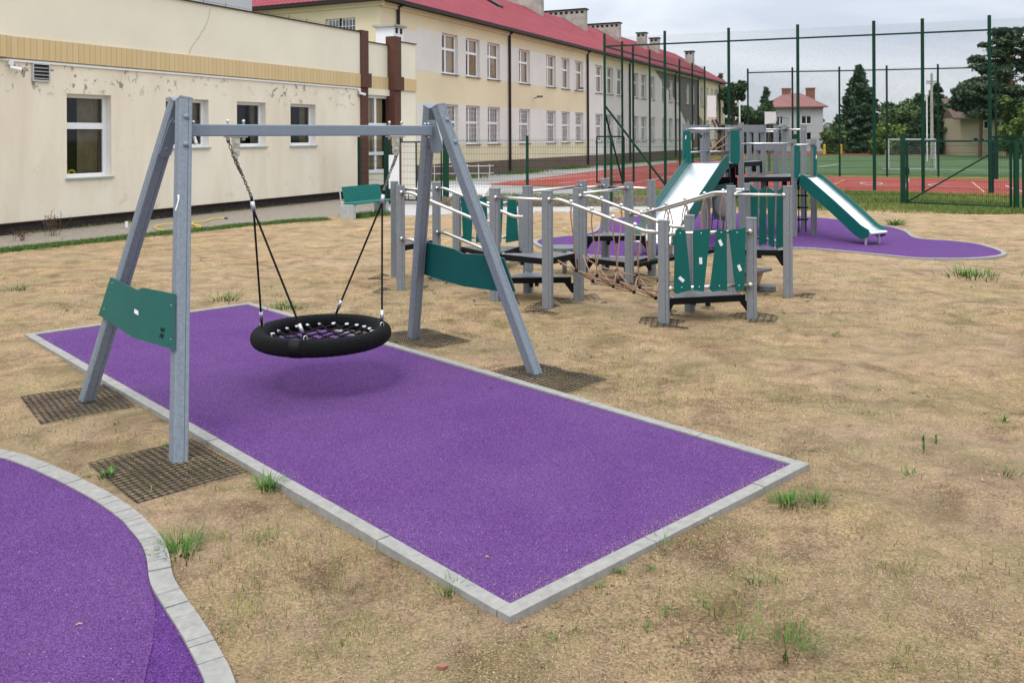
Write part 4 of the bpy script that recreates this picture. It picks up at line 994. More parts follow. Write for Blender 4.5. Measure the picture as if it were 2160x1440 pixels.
    b = MB(); b.face([W.p(tP2e, 0), W.p(tE, 0), W.p(tE, zt-.1), W.p(tP2e, zt-.1)]); b.face([W.p(tE, 0), W.p(tE, zt-.1), W.p(tE, zt-.1, -6), W.p(tE, 0, -6)])
    b.build('wall', 'cream', root); one(lambda b: W.slab(b, tP2e, tE+.04, zt-.1, zt-.07, -.4, .05), 'parapet_cap', 'brown_trim', root)
    b = MB(); b.face([W.p(tA, 5.45, -.35), W.p(tE, 5.45, -.35), W.p(tE, 5.45, -9), W.p(tA, 5.45, -9)]); b.build('flat_roof', 'asphalt', root)
    b = MB(); b.face([W.p(tA, 0, 0), W.p(tA, zt, 0), W.p(tA, zt, -9), W.p(tA, 0, -9)]); b.build('end_wall', 'cream', root)
    # crack
    def crack(b):
        pts = [(445, 18), (440, 40), (436, 52), (428, 66), (421, 78), (412, 90), (403, 103), (399, 117)]
        P_ = [W.p(W.u(a), W.z(a, v), .006) for a, v in pts]; b.tube([p.lerp(q, k)+Vector((0, 0, random.uniform(-.02, .02)))+W.D*random.uniform(-.012, .012) for p, q in zip(P_, P_[1:]) for k in (0, .25, .5, .75)], .004, 4)
    one(crack, 'wall_crack', 'plinth_dark', root)
    # vent grille
    t0, t1, z0, z1 = u(67), u(104), W.z(85, 173), W.z(85, 134)
    b = MB(); 
    for a, c, e, f in ((t0, t0+.03, z0, z1), (t1-.03, t1, z0, z1), (t0+.03, t1-.03, z0, z0+.04), (t0+.03, t1-.03, z1-.03, z1)): W.slab(b, a, c, e, f, 0, .05)
    for k in range(4):
        zz = z0+.06+k*(z1-z0-.1)/4; b.hexa(W.p((t0+t1)/2, zz+.02, .03), W.D*(t1-t0-.06)/2, W.N*.018+Vector((0, 0, -.014)), Vector((0, 0, .003)))
    v_ = b.build('vent_grille', 'galv', root); one(lambda b: W.slab(b, t0, t1, z0, z1, .001, .004), 'vent_back', 'brown_trim', v_)
    # lightning conductor
    b = MB()
    for uu, dz in ((438, .14), (485, .14), (574, .14), (617, .14), (655, .14), (725, .1)):
        p = W.p(u(uu), zt, -.15); b.tube([p, p+Vector((0.02, 0, .17))], .007, 5)
    b.tube([W.p(u(430), zt+.12, -.15), W.p(u(756), zt+.12, -.15)], .004, 4); b.build('lightning_wire', 'brown_trim', root)
    # chimney on the flat roof
    p0 = ZY(820, 95, 34.5); c = Vector((p0.x-.0, 34.8, 0)); b = MB(); b.hexa((c.x, c.y, 5.95), W.D*.35, W.N*.42, (0, 0, .45), 0); b.hexa((c.x, c.y, 6.44), W.D*.46, W.N*.52, (0, 0, .04), 1)
    for k in (-.16, .16): b.hexa(Vector((c.x, c.y, 6.25))+W.N*.43+W.D*k, W.D*.07, W.N*.01, (0, 0, .1), 2)
    b.build('chimney', ['white', 'chim', 'room'], root)
    # white service block behind the parapet
    p = W.p(u(330), 0, -1.4); q = W.p(u(500), 0, -1.4)
    one(lambda b: b.prism([Vector((x.x, x.y, 5.4)) for x in (W.p(-9, 0, -1.4), W.p(wall_u(W.O-W.N*1.4, W.D, 533), 0, -1.4), W.p(wall_u(W.O-W.N*1.4, W.D, 533), 0, -4), W.p(-9, 0, -4))], (0, 0, 2.2)), 'roof_block', 'house_wall', root)
    # toys on the sill
    h = wins[0]; c = W.p(u(167), h[2]+.09, -.27)
    o = one(lambda b: b.tube([c+W.D*.09*math.cos(a)+Vector((0, 0, .075*math.sin(a))) for a in np.linspace(0, math.pi, 9)], .03, 8), 'toy', 'yellow_toy', smooth=True)
    tag(o, 'yellow arched toy on the inner sill of the biggest window', 'toy')
    o = one(lambda b: b.sphere(c-W.D*.12-Vector((0, 0, .03)), .055, 10), 'ball', 'green_toy', smooth=True); tag(o, 'small green ball beside the yellow toy in the window', 'ball')
low_building()
def cctv(uu, v, lab):
    W = LW; p = W.p(W.u(uu), W.z(uu, v), .0); r = thing('security_camera', lab, 'camera', p, 'cameras on the cream wall')
    one(lambda b: b.hexa(p+W.N*.04, W.D*.06, W.N*.04, (0, 0, .06)), 'mount_box', 'camera_white', r, bevel=.01)
    d = (W.D*.75+W.N*.5+Vector((0, 0, -.2))).normalized(); q = p+W.N*.08+Vector((0, 0, -.12))
    one(lambda b: (b.tube([p+W.N*.06, q], .02, 8), b.tube([q-d*.03, q+d*.2], .045, 12)), 'camera_body', 'camera_white', r, smooth=False)
    one(lambda b: b.tube([q+d*.2, q+d*.215], .04, 12), 'lens', 'black', r)
cctv(20, 132, 'white bullet camera under the yellow band at the far left'); cctv(756, 190, 'small white camera beside the left brown pillar')

SW = Wall(Vector((-.27, 50.8, 0)), D2, N2)
def school():
    W = SW; u = W.u; Z = lambda uu, v: W.z(uu, v); zE = 8.25; tC = u(803.5); tEnd = u(1529)
    root = thing('long_school_building', 'long two-storey cream and white school block with a red tiled roof and tall chimneys', 'building', W.p(20, 0, -6))
    up = [(933, 966.5), (983.5, 1012.5), (1029, 1055), (1095.5, 1118.5), (1153, 1173), (1184.5, 1202), (1213.5, 1230.5), (1256, 1271.5), (1280, 1293.5), (1301, 1314), (1338, 1347), (1352, 1364), (1373.5, 1381.5), (1397, 1404.5), (1411, 1419), (1425, 1432.5), (1447.5, 1454), (1459, 1465), (1478, 1484), (1490, 1495), (1500, 1504.5), (1508, 1513)]
    z_up = (5.28, 7.32); z_lo = (1.70, 3.75)
    hs = []; top = []; low = []
    for a, c in up:
        t0, t1 = u(a), u(c); top.append((t0, t1, *z_up)); low.append((t0, t1, *z_lo))
    low = [h for h in low]
    low[-1] = low[-1]
    hs = top+low
    b = MB(); W.holes(b, tC, tEnd, .75, zE, hs, .22, 0, 1)
    L_ = tEnd
    # perpendicular wing wall at the near corner
    G2 = Wall(W.p(tC, 0), -W.N, -W.D)
    b2 = MB(); gw = [(G2.u(751) if False else .9+.0, 0, 0, 0)]
    gt1, gt0 = wall_u(G2.O, G2.D, 687), wall_u(G2.O, G2.D, 750.5); gz0, gz1 = 5.25, G2.z(720, 39)
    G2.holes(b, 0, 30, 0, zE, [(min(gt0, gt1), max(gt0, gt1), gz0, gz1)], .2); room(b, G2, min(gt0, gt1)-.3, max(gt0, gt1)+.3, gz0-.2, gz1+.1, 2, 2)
    b.face([W.p(tEnd, .0), W.p(tEnd, zE), W.p(tEnd, zE, -12), W.p(tEnd, 0, -12)], 3)
    bd_ = [(a-.3, c+.3) for a, c, _, _ in top]
    for z0, z1 in ((z_up[0]-.3, z_up[1]+.2), (z_lo[0]-.3, z_lo[1]+.2)):
        b.face([W.p(tC, z0, -2.2), W.p(tEnd, z0, -2.2), W.p(tEnd, z1, -2.2), W.p(tC, z1, -2.2)], 2)
        for zz in (z0, z1): b.face([W.p(tC, zz, -.22), W.p(tEnd, zz, -.22), W.p(tEnd, zz, -2.2), W.p(tC, zz, -2.2)], 2)
    b.build('wall', ['cream_long', 'white_long', 'room', 'pink_brown'], root)
    # painted fields, a few millimetres proud, cut round the windows
    b = MB()
    def field(t0, t1, z0, z1, mi, d=.004):
        Wd = Wall(W.O+W.N*d, W.D, W.N); hh = [h for h in hs if h[1] > t0 and h[0] < t1 and h[3] > z0 and h[2] < z1]
        hh = [(max(h[0], t0), min(h[1], t1), max(h[2], z0), min(h[3], z1)) for h in hh]
        n = len(b.f); Wd.holes(b, t0, t1, z0, z1, hh, .004, mi, mi)
    t3 = u(1239.5)
    field(u(879), t3, z_up[0]-.02, z_up[1]+.0, 0); field(u(879), t3, z_lo[0]-.02, z_lo[1]+.02, 0); field(u(803.6), u(878.9), 5.3, 7.1, 0)
    field(t3+.02, u(1370), .76, z_up[1]+.12, 0); field(u(1370)+.01, u(1452), .76, z_up[1]+.12, 0)
    b.build('white_paint', ['white_long'], root)
    # diagonal taupe field
    Wd = Wall(W.O+W.N*.010, W.D, W.N)
    tt0, tt1 = u(1376), u(1473); b = MB(); zz0 = .9
    holes_ = [h for h in hs if h[0] > tt0-1 and h[1] < tt1+2]
    def inside(t, z): 
        lo_u = float(np.interp(z, [.9, 3.1, 5.2, zE], [1463, 1449, 1430, 1376]))
        hi_u = float(np.interp(z, [.9, 3.0, 4.2, zE], [1502, 1492, 1475, 1471]))
        return u(lo_u) < t < u(hi_u)
    ts = sorted({*np.linspace(tt0, u(1505), 170), *[h[0] for h in holes_], *[h[1] for h in holes_]}); zs = sorted({*np.linspace(.9, zE-.02, 90), *[h[2] for h in holes_], *[h[3] for h in holes_]})
    for a, c in zip(ts, ts[1:]):
        for e, f in zip(zs, zs[1:]):
            m, k = (a+c)/2, (e+f)/2
            if inside(m, k) and not any(h[0] < m < h[1] and h[2] < k < h[3] for h in hs): b.face([Wd.p(a, e), Wd.p(c, e), Wd.p(c, f), Wd.p(a, f)])
    b.build('taupe_paint', 'taupe', root)
    one(lambda b: W.slab(b, tC, tEnd, -.1, .75, -.3, .03), 'plinth', 'plinth_brown', root)
    one(lambda b: G2.slab(b, -.25, 30, zE-.32, zE-.1, .0, .12), 'cornice', 'cream_long', root)
    one(lambda b: W.slab(b, tC-.12, tEnd, zE-.32, zE-.1, .0, .12), 'cornice', 'cream_long', root)
    for k, h in enumerate(top+low):
        isup = k < len(top); 
        o = window(W, root, *h, .22, [('v', .36), ('h', .62 if isup else .56)], .10, 'sill', 'curtain' if isup else 'curtain_pale', (.30 if isup else .05, .97), .065, .08, -.0)
        if not isup and k < len(top)+14:      # security grille in front of the lower row
            def f(b):
                a, c, e, g_ = h
                for i in range(1, 5): x = a+(c-a)*i/5; b.bar(W.p(x, e, -.05), W.p(x, g_, -.05), .012, .012, W.N)
                for i in range(1, 7): z = e+(g_-e)*i/7; b.bar(W.p(a, z, -.05), W.p(c, z, -.05), .012, .012)
            one(f, 'grille', 'white', o)
    o = window(G2, root, min(gt0, gt1), max(gt0, gt1), gz0, gz1, .2, [('v', .5)], .07, 'sill', None)
    def f(b):
        a, c = min(gt0, gt1), max(gt0, gt1)
        for i in range(1, 9): x = a+(c-a)*i/9; b.bar(G2.p(x, gz0, -.05), G2.p(x, gz1, -.05), .02, .02, W.D)
        for i in range(1, 6): z = gz0+(gz1-gz0)*i/6; b.bar(G2.p(a, z, -.05), G2.p(c, z, -.05), .02, .02)
    one(f, 'grille', 'white', o)
    # roof
    ov = .45; ze = 8.30; sl = .585; wr = 6.0; zr = ze+(wr+ov)*sl
    def P(t, w_): return W.p(t, ze+(w_+ov)*sl, -w_)
    b = MB()
    t0 = tC-ov; tr = tC+wr; te = tEnd+.3
    sc = math.sqrt(1+sl*sl)
    b.face([P(t0, -ov), P(te, -ov), P(te, wr), P(tr, wr)], 0, [(t0, 0), (te, 0), (te, 7.5), (tr, 7.5)])
    q0 = W.p(tC-ov, ze, ov); q1 = W.p(tC-ov, ze, -30); q2 = W.p(tr, zr, -30); q3 = W.p(tr, zr, -wr)
    b.face([q1, q0, q3, q2], 0, [(30, 0), (0, 0), (6, 7.5), (30, 7.5)])
    b.face([W.p(tr, zr, -wr), W.p(te, zr, -wr), W.p(te, ze, -12.5), W.p(tr, ze, -12.5)], 0, [(0, 0), (1, 0), (1, 1), (0, 1)])
    b.face([W.p(te-.3, ze, 0), P(te-.3, wr)-W.D*0, W.p(te-.3, ze, -12)], 1)
    b.build('roof', ['roof_red', 'pink_brown'], root)
    one(lambda b: (W.slab(b, t0, te, ze-.17, ze+.0, ov-.08, ov+.07), W.slab(b, t0, te, ze-.12, ze-.08, 0, ov-.08)), 'gutter', 'gutter', root)
    one(lambda b: (G2.slab(b, -ov+.08, 30, ze-.17, ze+.0, ov-.08, ov+.07), G2.slab(b, -.2, 30, ze-.12, ze-.08, 0, ov-.08)), 'gutter', 'gutter', root)
    for uu in (838, 1073, 1238, 1327, 1423.5, 1471.5, 1517):
        one(lambda b: b.tube([W.p(u(uu), .1, .1), W.p(u(uu), zE-.25, .1), W.p(u(uu), zE-.1, ov-.05)], .075, 8), 'downpipe', 'gutter', root)
    # chimneys: stand across the ridge
    def chim(uR, vB, vT, w1, th, cap=True):
        # find (t, w) on the roof slope where the lower corner shows at (uR, vB)
        best = None
        for wv in np.linspace(.3, wr, 60):
            O_ = W.p(0, 0, -wv); t = wall_u(O_, W.D, uR); p = P(t, wv); e = abs((YH-(p.z-H)*F/p.y-ROLL*(uR-1080))-vB)
            if best is None or e < best[0]: best = (e, t, wv, p)
        _, t, wv, p = best; zT = ZY(uR, vT, p.y).z
        b = MB(); b.prism([W.p(t, p.z-.3, -wv), W.p(t+th, p.z-.3, -wv), W.p(t+th, p.z-.3, -wv-w1), W.p(t, p.z-.3, -wv-w1)], (0, 0, zT-p.z+.3))
        b.prism([W.p(t-.1, zT, -wv+.1), W.p(t+th+.1, zT, -wv+.1), W.p(t+th+.1, zT, -wv-w1-.1), W.p(t-.1, zT, -wv-w1-.1)], (0, 0, .1), 1)
        k = max(2, int(w1/.45))
        for i in range(k): c = W.p(t-.01, zT-.2, -wv-w1*(i+.5)/k); b.hexa(c, W.D*.012, W.N*.12, (0, 0, .1), 2)
        b.build('chimney', ['chim', 'green_dark', 'room'], root)
    chim(1142, 33, -42, 3.6, .6); chim(1235, 65, 20, 3.8, .6); chim(1307, 87, 49, 4.2, .6); chim(1362, 104, 70, .9, .7); chim(1389, 113, 81, .9, .7); chim(1462, 139, 109, .9, .8)
    # roof hatch
    best = W.p(u(1052), 0, 0)
    t = wall_u(W.p(0, 0, -3.6), W.D, 1052); c = P(t, 3.9)
    b = MB(); b.hexa(c+Vector((0, 0, .08)), W.D*.35, (W.N*-1+Vector((0, 0, sl))).normalized()*.6, Vector((0, 0, .09)), 0); b.build('roof_hatch', 'gutter', root)
    for uu, v in ((1125, 208), (1213, 190)):
        p = W.p(u(uu), Z(uu, v), .05); one(lambda b: (b.tube([p, p+W.N*.35+Vector((0, 0, .1))], .03, 6), b.box(p+W.N*.4+Vector((0, 0, .1)), (.3, .22, .12), .5)), 'wall_lamp', 'sill', root)
school()

# ------------------------------------------------------------------ fences
def mesh_panel_post(p, h, s=.065, z0=-.05): return lambda b: (b.box((p.x, p.y, (h+z0)/2), (s, s, h-z0), R(-8)), b.box((p.x, p.y, h+.01), (s*1.15, s*1.15, .02), R(-8)))
def wires(b, p, q, z0, z1, step, r=.0026, hz_=(.05, .25, .45, .65, .85, 1.05, 1.25, 1.45, 1.65), dbl=True):
    d = (q-p); l = d.length; d.normalize(); n = int(l/step)
    s = Vector((-d.y, d.x, 0))
    for i in range(1, n):
        a = p+d*(i*l/n); b.face([Vector((a.x, a.y, z0))-d*r, Vector((a.x, a.y, z0))+d*r, Vector((a.x, a.y, z1))+d*r, Vector((a.x, a.y, z1))-d*r])
        b.face([Vector((a.x, a.y, z0))-s*r, Vector((a.x, a.y, z0))+s*r, Vector((a.x, a.y, z1))+s*r, Vector((a.x, a.y, z1))-s*r])
    for h in hz_:
        if z0+h < z1: b.bar(Vector((p.x, p.y, z0+h)), Vector((q.x, q.y, z0+h)), .007, .007)
FP = [Vector(((757-1080)/F*29.6, 29.6, 0)), Vector(((816-1080)/F*27.6, 27.6, 0)), Vector(((940-1080)/F*26.9, 26.9, 0)), Vector((.455, 26.4, 0)), Vector((2.94, 26.1, 0))]
gp0 = G(1905, 432); gp1 = G(2144, 443)
xs_ = [5.6, 8.38]
for x in xs_: FP.append(Vector((x, 26.1+(gp0.y-26.1)*(x-2.94)/(gp0.x-2.94), 0)))
def yard_fence():
    root = thing('mesh_fence', 'green welded wire panel fence running behind the playground', 'fence', FP[4])
    for k, p in enumerate(FP):
        if k == 0: continue
        z = 2.08 if k > 2 else 2.05; th_ = .075 if k > 2 else .16
        if k == 1: continue
        one(mesh_panel_post(p, z, th_), 'fence_post', 'green_paint', root)
    zb = .30
    for i in range(2, len(FP)-1): one(lambda b: wires(b, FP[i], FP[i+1], zb if FP[i].x < 6 else .05, 2.02, .05), 'wire_panel', 'green_paint', root)
    one(lambda b: wires(b, FP[-1], gp0, .05, 2.02, .05), 'wire_panel', 'green_paint', root)
    root2 = thing('wicket_gate', 'green framed wire gate leaf between the brown pillars and the low stone wall', 'gate', FP[1])
    one(mesh_panel_post(FP[0], 2.08, .08), 'gate_post', 'green_dark', root2); one(mesh_panel_post(FP[1], 2.06, .17), 'gate_post', 'green_dark', root2)
    a = FP[1]+Vector((.15, -.02, 0)); c = FP[2]+Vector((-.14, .05, 0))
    def f(b):
        for z in (.12, 1.92): b.bar(Vector((a.x, a.y, z)), Vector((c.x, c.y, z)), .045, .045)
        for p in (a, a.lerp(c, .5), c): b.bar(Vector((p.x, p.y, .12)), Vector((p.x, p.y, 1.92)), .045, .045, (0, 1, 0))
        for k in range(5): q = a.lerp(c, .1+.06*k); b.bar(Vector((q.x, q.y, .12)), Vector((q.x, q.y, .42)), .02, .02, (0, 1, 0))
    one(f, 'gate_frame', 'green_dark', root2); one(lambda b: wires(b, a, c, .14, 1.9, .05), 'wire_panel', 'green_dark', root2)
    one(lambda b: wires(b, FP[0], FP[1], .05, 2.0, .05), 'wire_panel', 'green_dark', root2)
    # large gate on the right
    r3 = thing('wide_gate', 'wide green gate with a long diagonal brace at the right of the fence', 'gate', gp0)
    one(mesh_panel_post(gp0, 2.05, .12), 'gate_post', 'green_paint', r3); one(mesh_panel_post(gp1, 1.9, .11), 'gate_post', 'green_paint', r3)
    a, c = gp0.lerp(gp1, .04), gp0.lerp(gp1, .955)
    def f(b):
        for z in (.08, 1.88): b.bar(Vector((a.x, a.y, z)), Vector((c.x, c.y, z)), .05, .05)
        for p in (a, c): b.bar(Vector((p.x, p.y, .08)), Vector((p.x, p.y, 1.9)), .05, .05, (0, 1, 0))
    one(f, 'gate_frame', 'green_paint', r3); one(lambda b: b.bar(Vector((a.x, a.y-.04, .1)), Vector((c.x, c.y-.04, 1.86)), .04, .04), 'brace', 'green_paint', r3)
    one(lambda b: wires(b, a, c, .1, 1.86, .05), 'wire_panel', 'green_paint', r3)
    one(lambda b: b.box((gp0.x+.12, gp0.y-.02, 1.0), (.09, .07, .2)), 'lock', 'green_dark', r3)
    p = gp1+Vector((.16, -.08, 0)); e = gp1+Vector((3, -1.2, 0)); r4 = thing('mesh_fence', 'last green wire fence panel at the right edge beyond the wide gate', 'fence', p)
    one(mesh_panel_post(p, 1.95, .07), 'fence_post', 'green_paint', r4); one(mesh_panel_post(e, 1.95, .07), 'fence_post', 'green_paint', r4); one(lambda b: wires(b, p, e, .05, 1.9, .05), 'wire_panel', 'green_paint', r4)
yard_fence()
# low stone kerb wall under the fence
def lowwall(b):
    a = FP[2]+Vector((-.1, -.35, 0)); c = FP[4]+Vector((3.1, -.28, 0)); n = 60; d = (c-a)
    P_ = []
    for i in range(n+1):
        p = a+d*(i/n); P_.append((p, .27+random.uniform(-.03, .04), random.uniform(-.03, .03)))
    for (p, h, o), (q, h2, o2) in zip(P_, P_[1:]):
        b.prism([Vector((p.x, p.y+o, -.02)), Vector((q.x, q.y+o, -.02)), Vector((q.x, q.y+o, h)), Vector((p.x, p.y+o, h+random.uniform(-.02, .02)))], (0, .3, 0))
tag(one(lowwall, 'stone_wall', 'wall_stone'), 'low rough brown stone wall under the green fence', 'wall')

def diamond(b, p, q, z0, z1, cell=.055, r=.0015, slope=1.0):
    d = (q-p); l = d.length; d.normalize(); hh = z1-z0; s = Vector((-d.y, d.x, 0)); st = cell*math.sqrt(2)
    n = int((l+hh)/st)+1
    for sg in (1, -1):
        for i in range(n):
            x0 = -hh+i*st; t0, t1 = max(0, x0), min(l, x0+hh)
            if t1 <= t0: continue
            za, zc = z0+(t0-x0), z0+(t1-x0)
            if sg < 0: za, zc = z1-(t0-x0), z1-(t1-x0)
            A_ = p+d*t0+Vector((0, 0, za)); C_ = p+d*t1+Vector((0, 0, zc)); e = (C_-A_).normalized(); o = e.cross(s).normalized()*r
            b.face([A_-o, C_-o, C_+o, A_+o])
            o2 = s*r; b.face([A_-o2, C_-o2, C_+o2, A_+o2])
def court_cage():
    root = thing('court_cage', 'tall green chain-link cage of slim posts round the red court', 'fence', Vector((3.7, 35.9, 0)))
    zt = 6.08
    def top(u, v, z=6.08):
        Y = (z-H)*F/(-(v-YH+ROLL*(u-1080))); return Vector(((u-1080)/F*Y, Y, 0))
    front = [top(1276, 83), top(1405, 76), top(1540, 70), top(1683, 64.5), top(1834, 60), top(1951, 51), top(2088, 44.5, 6.1)]
    a, c = front[0], front[-1]; k = (c-a)/(c.x-a.x)
    front = [a+k*(p.x-a.x) for p in front]; front.append(front[-1]+k*2.6)
    side = [front[0]]+[front[0]+D2*t for t in (2.9, 5.6, 9.8, 16.5, 22.6, 30.5)]
    # place the side posts by photo columns
    side = [front[0]]+[front[0]+D2*wall_u(front[0], D2, uu) for uu in (1313, 1336, 1371, 1434, 1461, 1487)]
    back0 = side[-1]
    def Yb(u, v, z): Y = (z-H)*F/(-(v-YH+ROLL*(u-1080))); return Vector(((u-1080)/F*Y, Y, 0))
    bz = 5.5
    back = [Yb(u, v, bz) for u, v in ((1578, 149), (1672, 146.5), (1771, 145), (1871, 142.5), (1979, 140), (2101, 137), (2230, 133))]
    def post(p, h, s=.07, m='green_paint'): one(lambda b: b.box((p.x, p.y, h/2-.05), (s, s, h+.1), .2), 'cage_post', m, root)
    for p in front: post(p, 6.3, .085)
    for p in side[1:]: post(p, 6.2, .075, 'green_dark')
    for p in back: post(p, bz+.1, .07, 'green_dark')
    def rails(L_, zs, nm='rail'):
        for p, q in zip(L_, L_[1:]):
            for z in zs: one(lambda b: b.bar(p+Vector((0, 0, z)), q+Vector((0, 0, z)), .06, .06), 'cage_rail', 'green_paint', root)
    rails(front, (5.78,)); rails(side, (5.78,)); rails(back, (bz-.12,))
    for p, q in zip(front, front[1:]): one(lambda b: diamond(b, p, q, .05, 6.15, .06, .0016), 'chain_link', 'green_dark', root)
    for p, q in zip(side, side[1:]): one(lambda b: diamond(b, p, q, .05, 6.15, .06, .0016), 'chain_link', 'green_dark', root)
    for p, q in zip(back, back[1:]): one(lambda b: diamond(b, p, q, .05, bz, .09, .0018), 'chain_link', 'green_dark', root)
    one(lambda b: b.bar(front[0]+Vector((0, 0, 3.35)), front[1]+Vector((0, -.02, .1)), .08, .08), 'brace', 'green_paint', root)
    one(lambda b: b.bar(side[0]+Vector((0, 0, 3.1)), side[1]+Vector((0, 0, .1)), .06, .06), 'brace', 'green_dark', root)
    # small door in the near corner
    pl = front[0].copy(); Yd = front[0].y-.1
    def f(b):
        pts = [ZY(u, v, Yd) for u, v in ((1259, 288.5), (1316, 288.5), (1316, 384.5), (1259, 384.5))]
        for i in range(4): b.bar(pts[i], pts[(i+1) % 4], .06, .06, (0, 1, 0))
        b.bar(ZY(1290, 288, Yd), ZY(1290, 384, Yd), .05, .05, (0, 1, 0))
    one(f, 'door_frame', 'green_dark', root)
    # portal frame at right
    Yd = front[-2].y+.15
    def f(b):
        for vv in (289.5, 296.5): b.bar(ZY(2088, vv, Yd), ZY(2400, vv+1, Yd-.6), .07, .07)
        b.bar(ZY(2093, 297, Yd), ZY(2093, 408, Yd), .08, .08, (0, 1, 0)); b.bar(ZY(2101, 290, Yd+6), ZY(2101, 378, Yd+6), .12, .12, (0, 1, 0))
    one(f, 'door_frame', 'green_dark', root)
court_cage()
# ------------------------------------------------------------------ small things in the yard
def bench():
    o = G(735, 463)+Vector((-.25, .2, 0)); D_, N_ = D2, N2; r = thing('bench', 'teal slatted park bench on two grey concrete blocks', 'bench', o)
    def bx(t0, t1, n0, n1, z0, z1): return lambda b: b.hexa(o+D_*(t0+t1)/2+N_*(n0+n1)/2+Vector((0, 0, (z0+z1)/2)), D_*(t1-t0)/2, N_*(n1-n0)/2, (0, 0, (z1-z0)/2))
    one(bx(0, .13, 0, .40, -.02, .36), 'block', 'concrete_blk', r, bevel=.01); one(bx(1.5, 1.63, 0, .40, -.02, .36), 'block', 'concrete_blk', r, bevel=.01)
    for k in range(4): one(bx(.05, 1.9, .06+.095*k, .145+.095*k, .36, .395), 'seat_slat', 'bench_teal', r, bevel=.006)
    b = MB()
    for k in range(16):
        t = .14+k*.106; b.hexa(o+D_*(t+.05)+N_*-.0+Vector((0, 0, .60)), D_*.047, N_*.012, Vector((-.05*N_.x, -.05*N_.y, .2)))
    b.build('backrest', 'bench_teal', r)
    for t in (.1, 1.55): one(lambda b: b.tube([o+D_*t+N_*.12+Vector((0, 0, .34)), o+D_*t-N_*.04+Vector((0, 0, .42)), o+D_*t-N_*.1+Vector((0, 0, .85))], .018, 8), 'bracket', 'galv', r)
bench()
def hose():
    def f(b):
        pts = []
        for a in np.linspace(-.3, 2*math.pi*1.05, 40):
            u_, v_ = 375+48*math.cos(a), 482.5+7.5*math.sin(a); p = G(u_, v_); pts.append(p+Vector((0, 0, .02+.004*a)))
        pts += [G(u, v)+Vector((0, 0, .02)) for u, v in ((405, 471), (430, 469), (447, 464), (466, 462), (477, 462))]
        b.tube(smooth_curve(pts, 3), .0155, 6)
    o = one(f, 'garden_hose', 'yellow', smooth=True); tag(o, 'yellow garden hose coiled in a loop on the paving by the cream wall', 'hose')
    p, q = G(474, 462), G(480, 462); one(lambda b: b.tube([p+Vector((0, 0, .02)), q+Vector((0, 0, .02))], .024, 8), 'hose_connector', 'teal', o)
hose()
def signpost():
    Y = 27.0; p = Vector(((836-1080)/F*Y, Y, 0)); r = thing('sign_post', 'blank white notice board on a grey post behind the net seat chain', 'sign', p)
    one(lambda b: b.tube([p, p+Vector((0, 0, 2.0))], .09, 10), 'pole', 'galv', r, smooth=True)
    one(lambda b: b.prism([ZY(u, v, Y-.12) for u, v in ((820, 327), (842, 327), (842, 398), (820, 398))], (0, .02, 0)), 'board', 'white', r)
signpost()
def railing():
    a, c = G(893, 392), G(1033, 385); r = thing('ramp_railing', 'white tube railing in front of the long school building', 'railing', a)
    a, c = ZY(893, 384, 38), ZY(1033, 386, 38); a.z = c.z = 0
    for z in (.1, .5, .82): one(lambda b: b.tube([a+Vector((0, 0, z)), c+Vector((0, 0, z))], .022, 6), 'rail', 'white_worn', r)
    for k in range(7): p = a.lerp(c, k/6); one(lambda b: b.tube([p, p+Vector((0, 0, .9))], .024, 6), 'upright', 'white_worn', r)
    e = c+D2*5-N2*1
    for z in (.5, .82): one(lambda b: b.tube([c+Vector((0, 0, z)), c.lerp(e, .12)+Vector((0, 0, z))], .022, 6), 'rail', 'white_worn', r)
    sheet('ramp_paving', [Vector((x, y, 0)) for x, y in ((-4.4, 31.5), (-1.0, 31.0), (-.9, 38.5), (-4.6, 39))], -.017, 'paving_pale')
railing()
def goal():
    Y = 52.; P_ = [ZY(1874, 357, Y), ZY(1972.5, 357, Y), ZY(1972.5, 294, Y), ZY(1874, 294, Y)]; r = thing('football_goal', 'white football goal frame on the green pitch behind the cage', 'goal', P_[0])
    one(lambda b: (b.bar(P_[0], P_[3], .09, .09, (0, 1, 0)), b.bar(P_[1], P_[2], .09, .09, (0, 1, 0)), b.bar(P_[3], P_[2], .09, .09)), 'goal_frame', 'white_worn', r)
    bk = Vector((0, .9, 0))
    one(lambda b: (b.bar(P_[3], P_[0]+bk, .03, .03, (0, 1, 0)), b.bar(P_[2], P_[1]+bk, .03, .03, (0, 1, 0)), b.bar(P_[0]+bk, P_[1]+bk, .05, .05), b.bar(P_[0], P_[1], .05, .05)), 'back_frame', 'white_worn', r)
    def net(b):
        for i in range(25): a = P_[3].lerp(P_[2], i/24); c = P_[0].lerp(P_[1], i/24)+bk; b.bar(a, c, .006, .006, (0, 1, 0))
        for i in range(16): b.bar(P_[3].lerp(P_[0]+bk, i/15), P_[2].lerp(P_[1]+bk, i/15), .006, .006)
    one(net, 'goal_net', 'white_worn', r)
goal()
def hoop(u, v0, v1, hw, Y, lab, fx):
    c = ZY(u, (v0+v1)/2, Y); h = (v1-v0)/F*Y; r = thing('basketball_hoop', lab, 'basketball hoop', Vector((fx, Y+1.5, 0)))
    one(lambda b: b.box(c, (hw*2, .04, h)), 'backboard', 'white', r)
    def f(b): b.bar(Vector((fx, Y+1.6, 0)), Vector((fx, Y+1.6, 2.4)), .12, .12, (0, 1, 0)); b.bar(Vector((fx, Y+1.6, 2.3)), c+Vector((0, .05, -.2)), .1, .1); b.bar(Vector((fx, Y+1.6, 1.6)), c+Vector((0, .05, -.5)), .06, .06)
    one(f, 'stand', 'sill', r)
    one(lambda b: b.tube([c+Vector((.22*math.cos(a), -.3+.22*math.sin(a), -h*.45)) for a in np.linspace(0, 6.28, 14)[:-1]], .015, 5, closed=True), 'rim', 'brick_red', r)
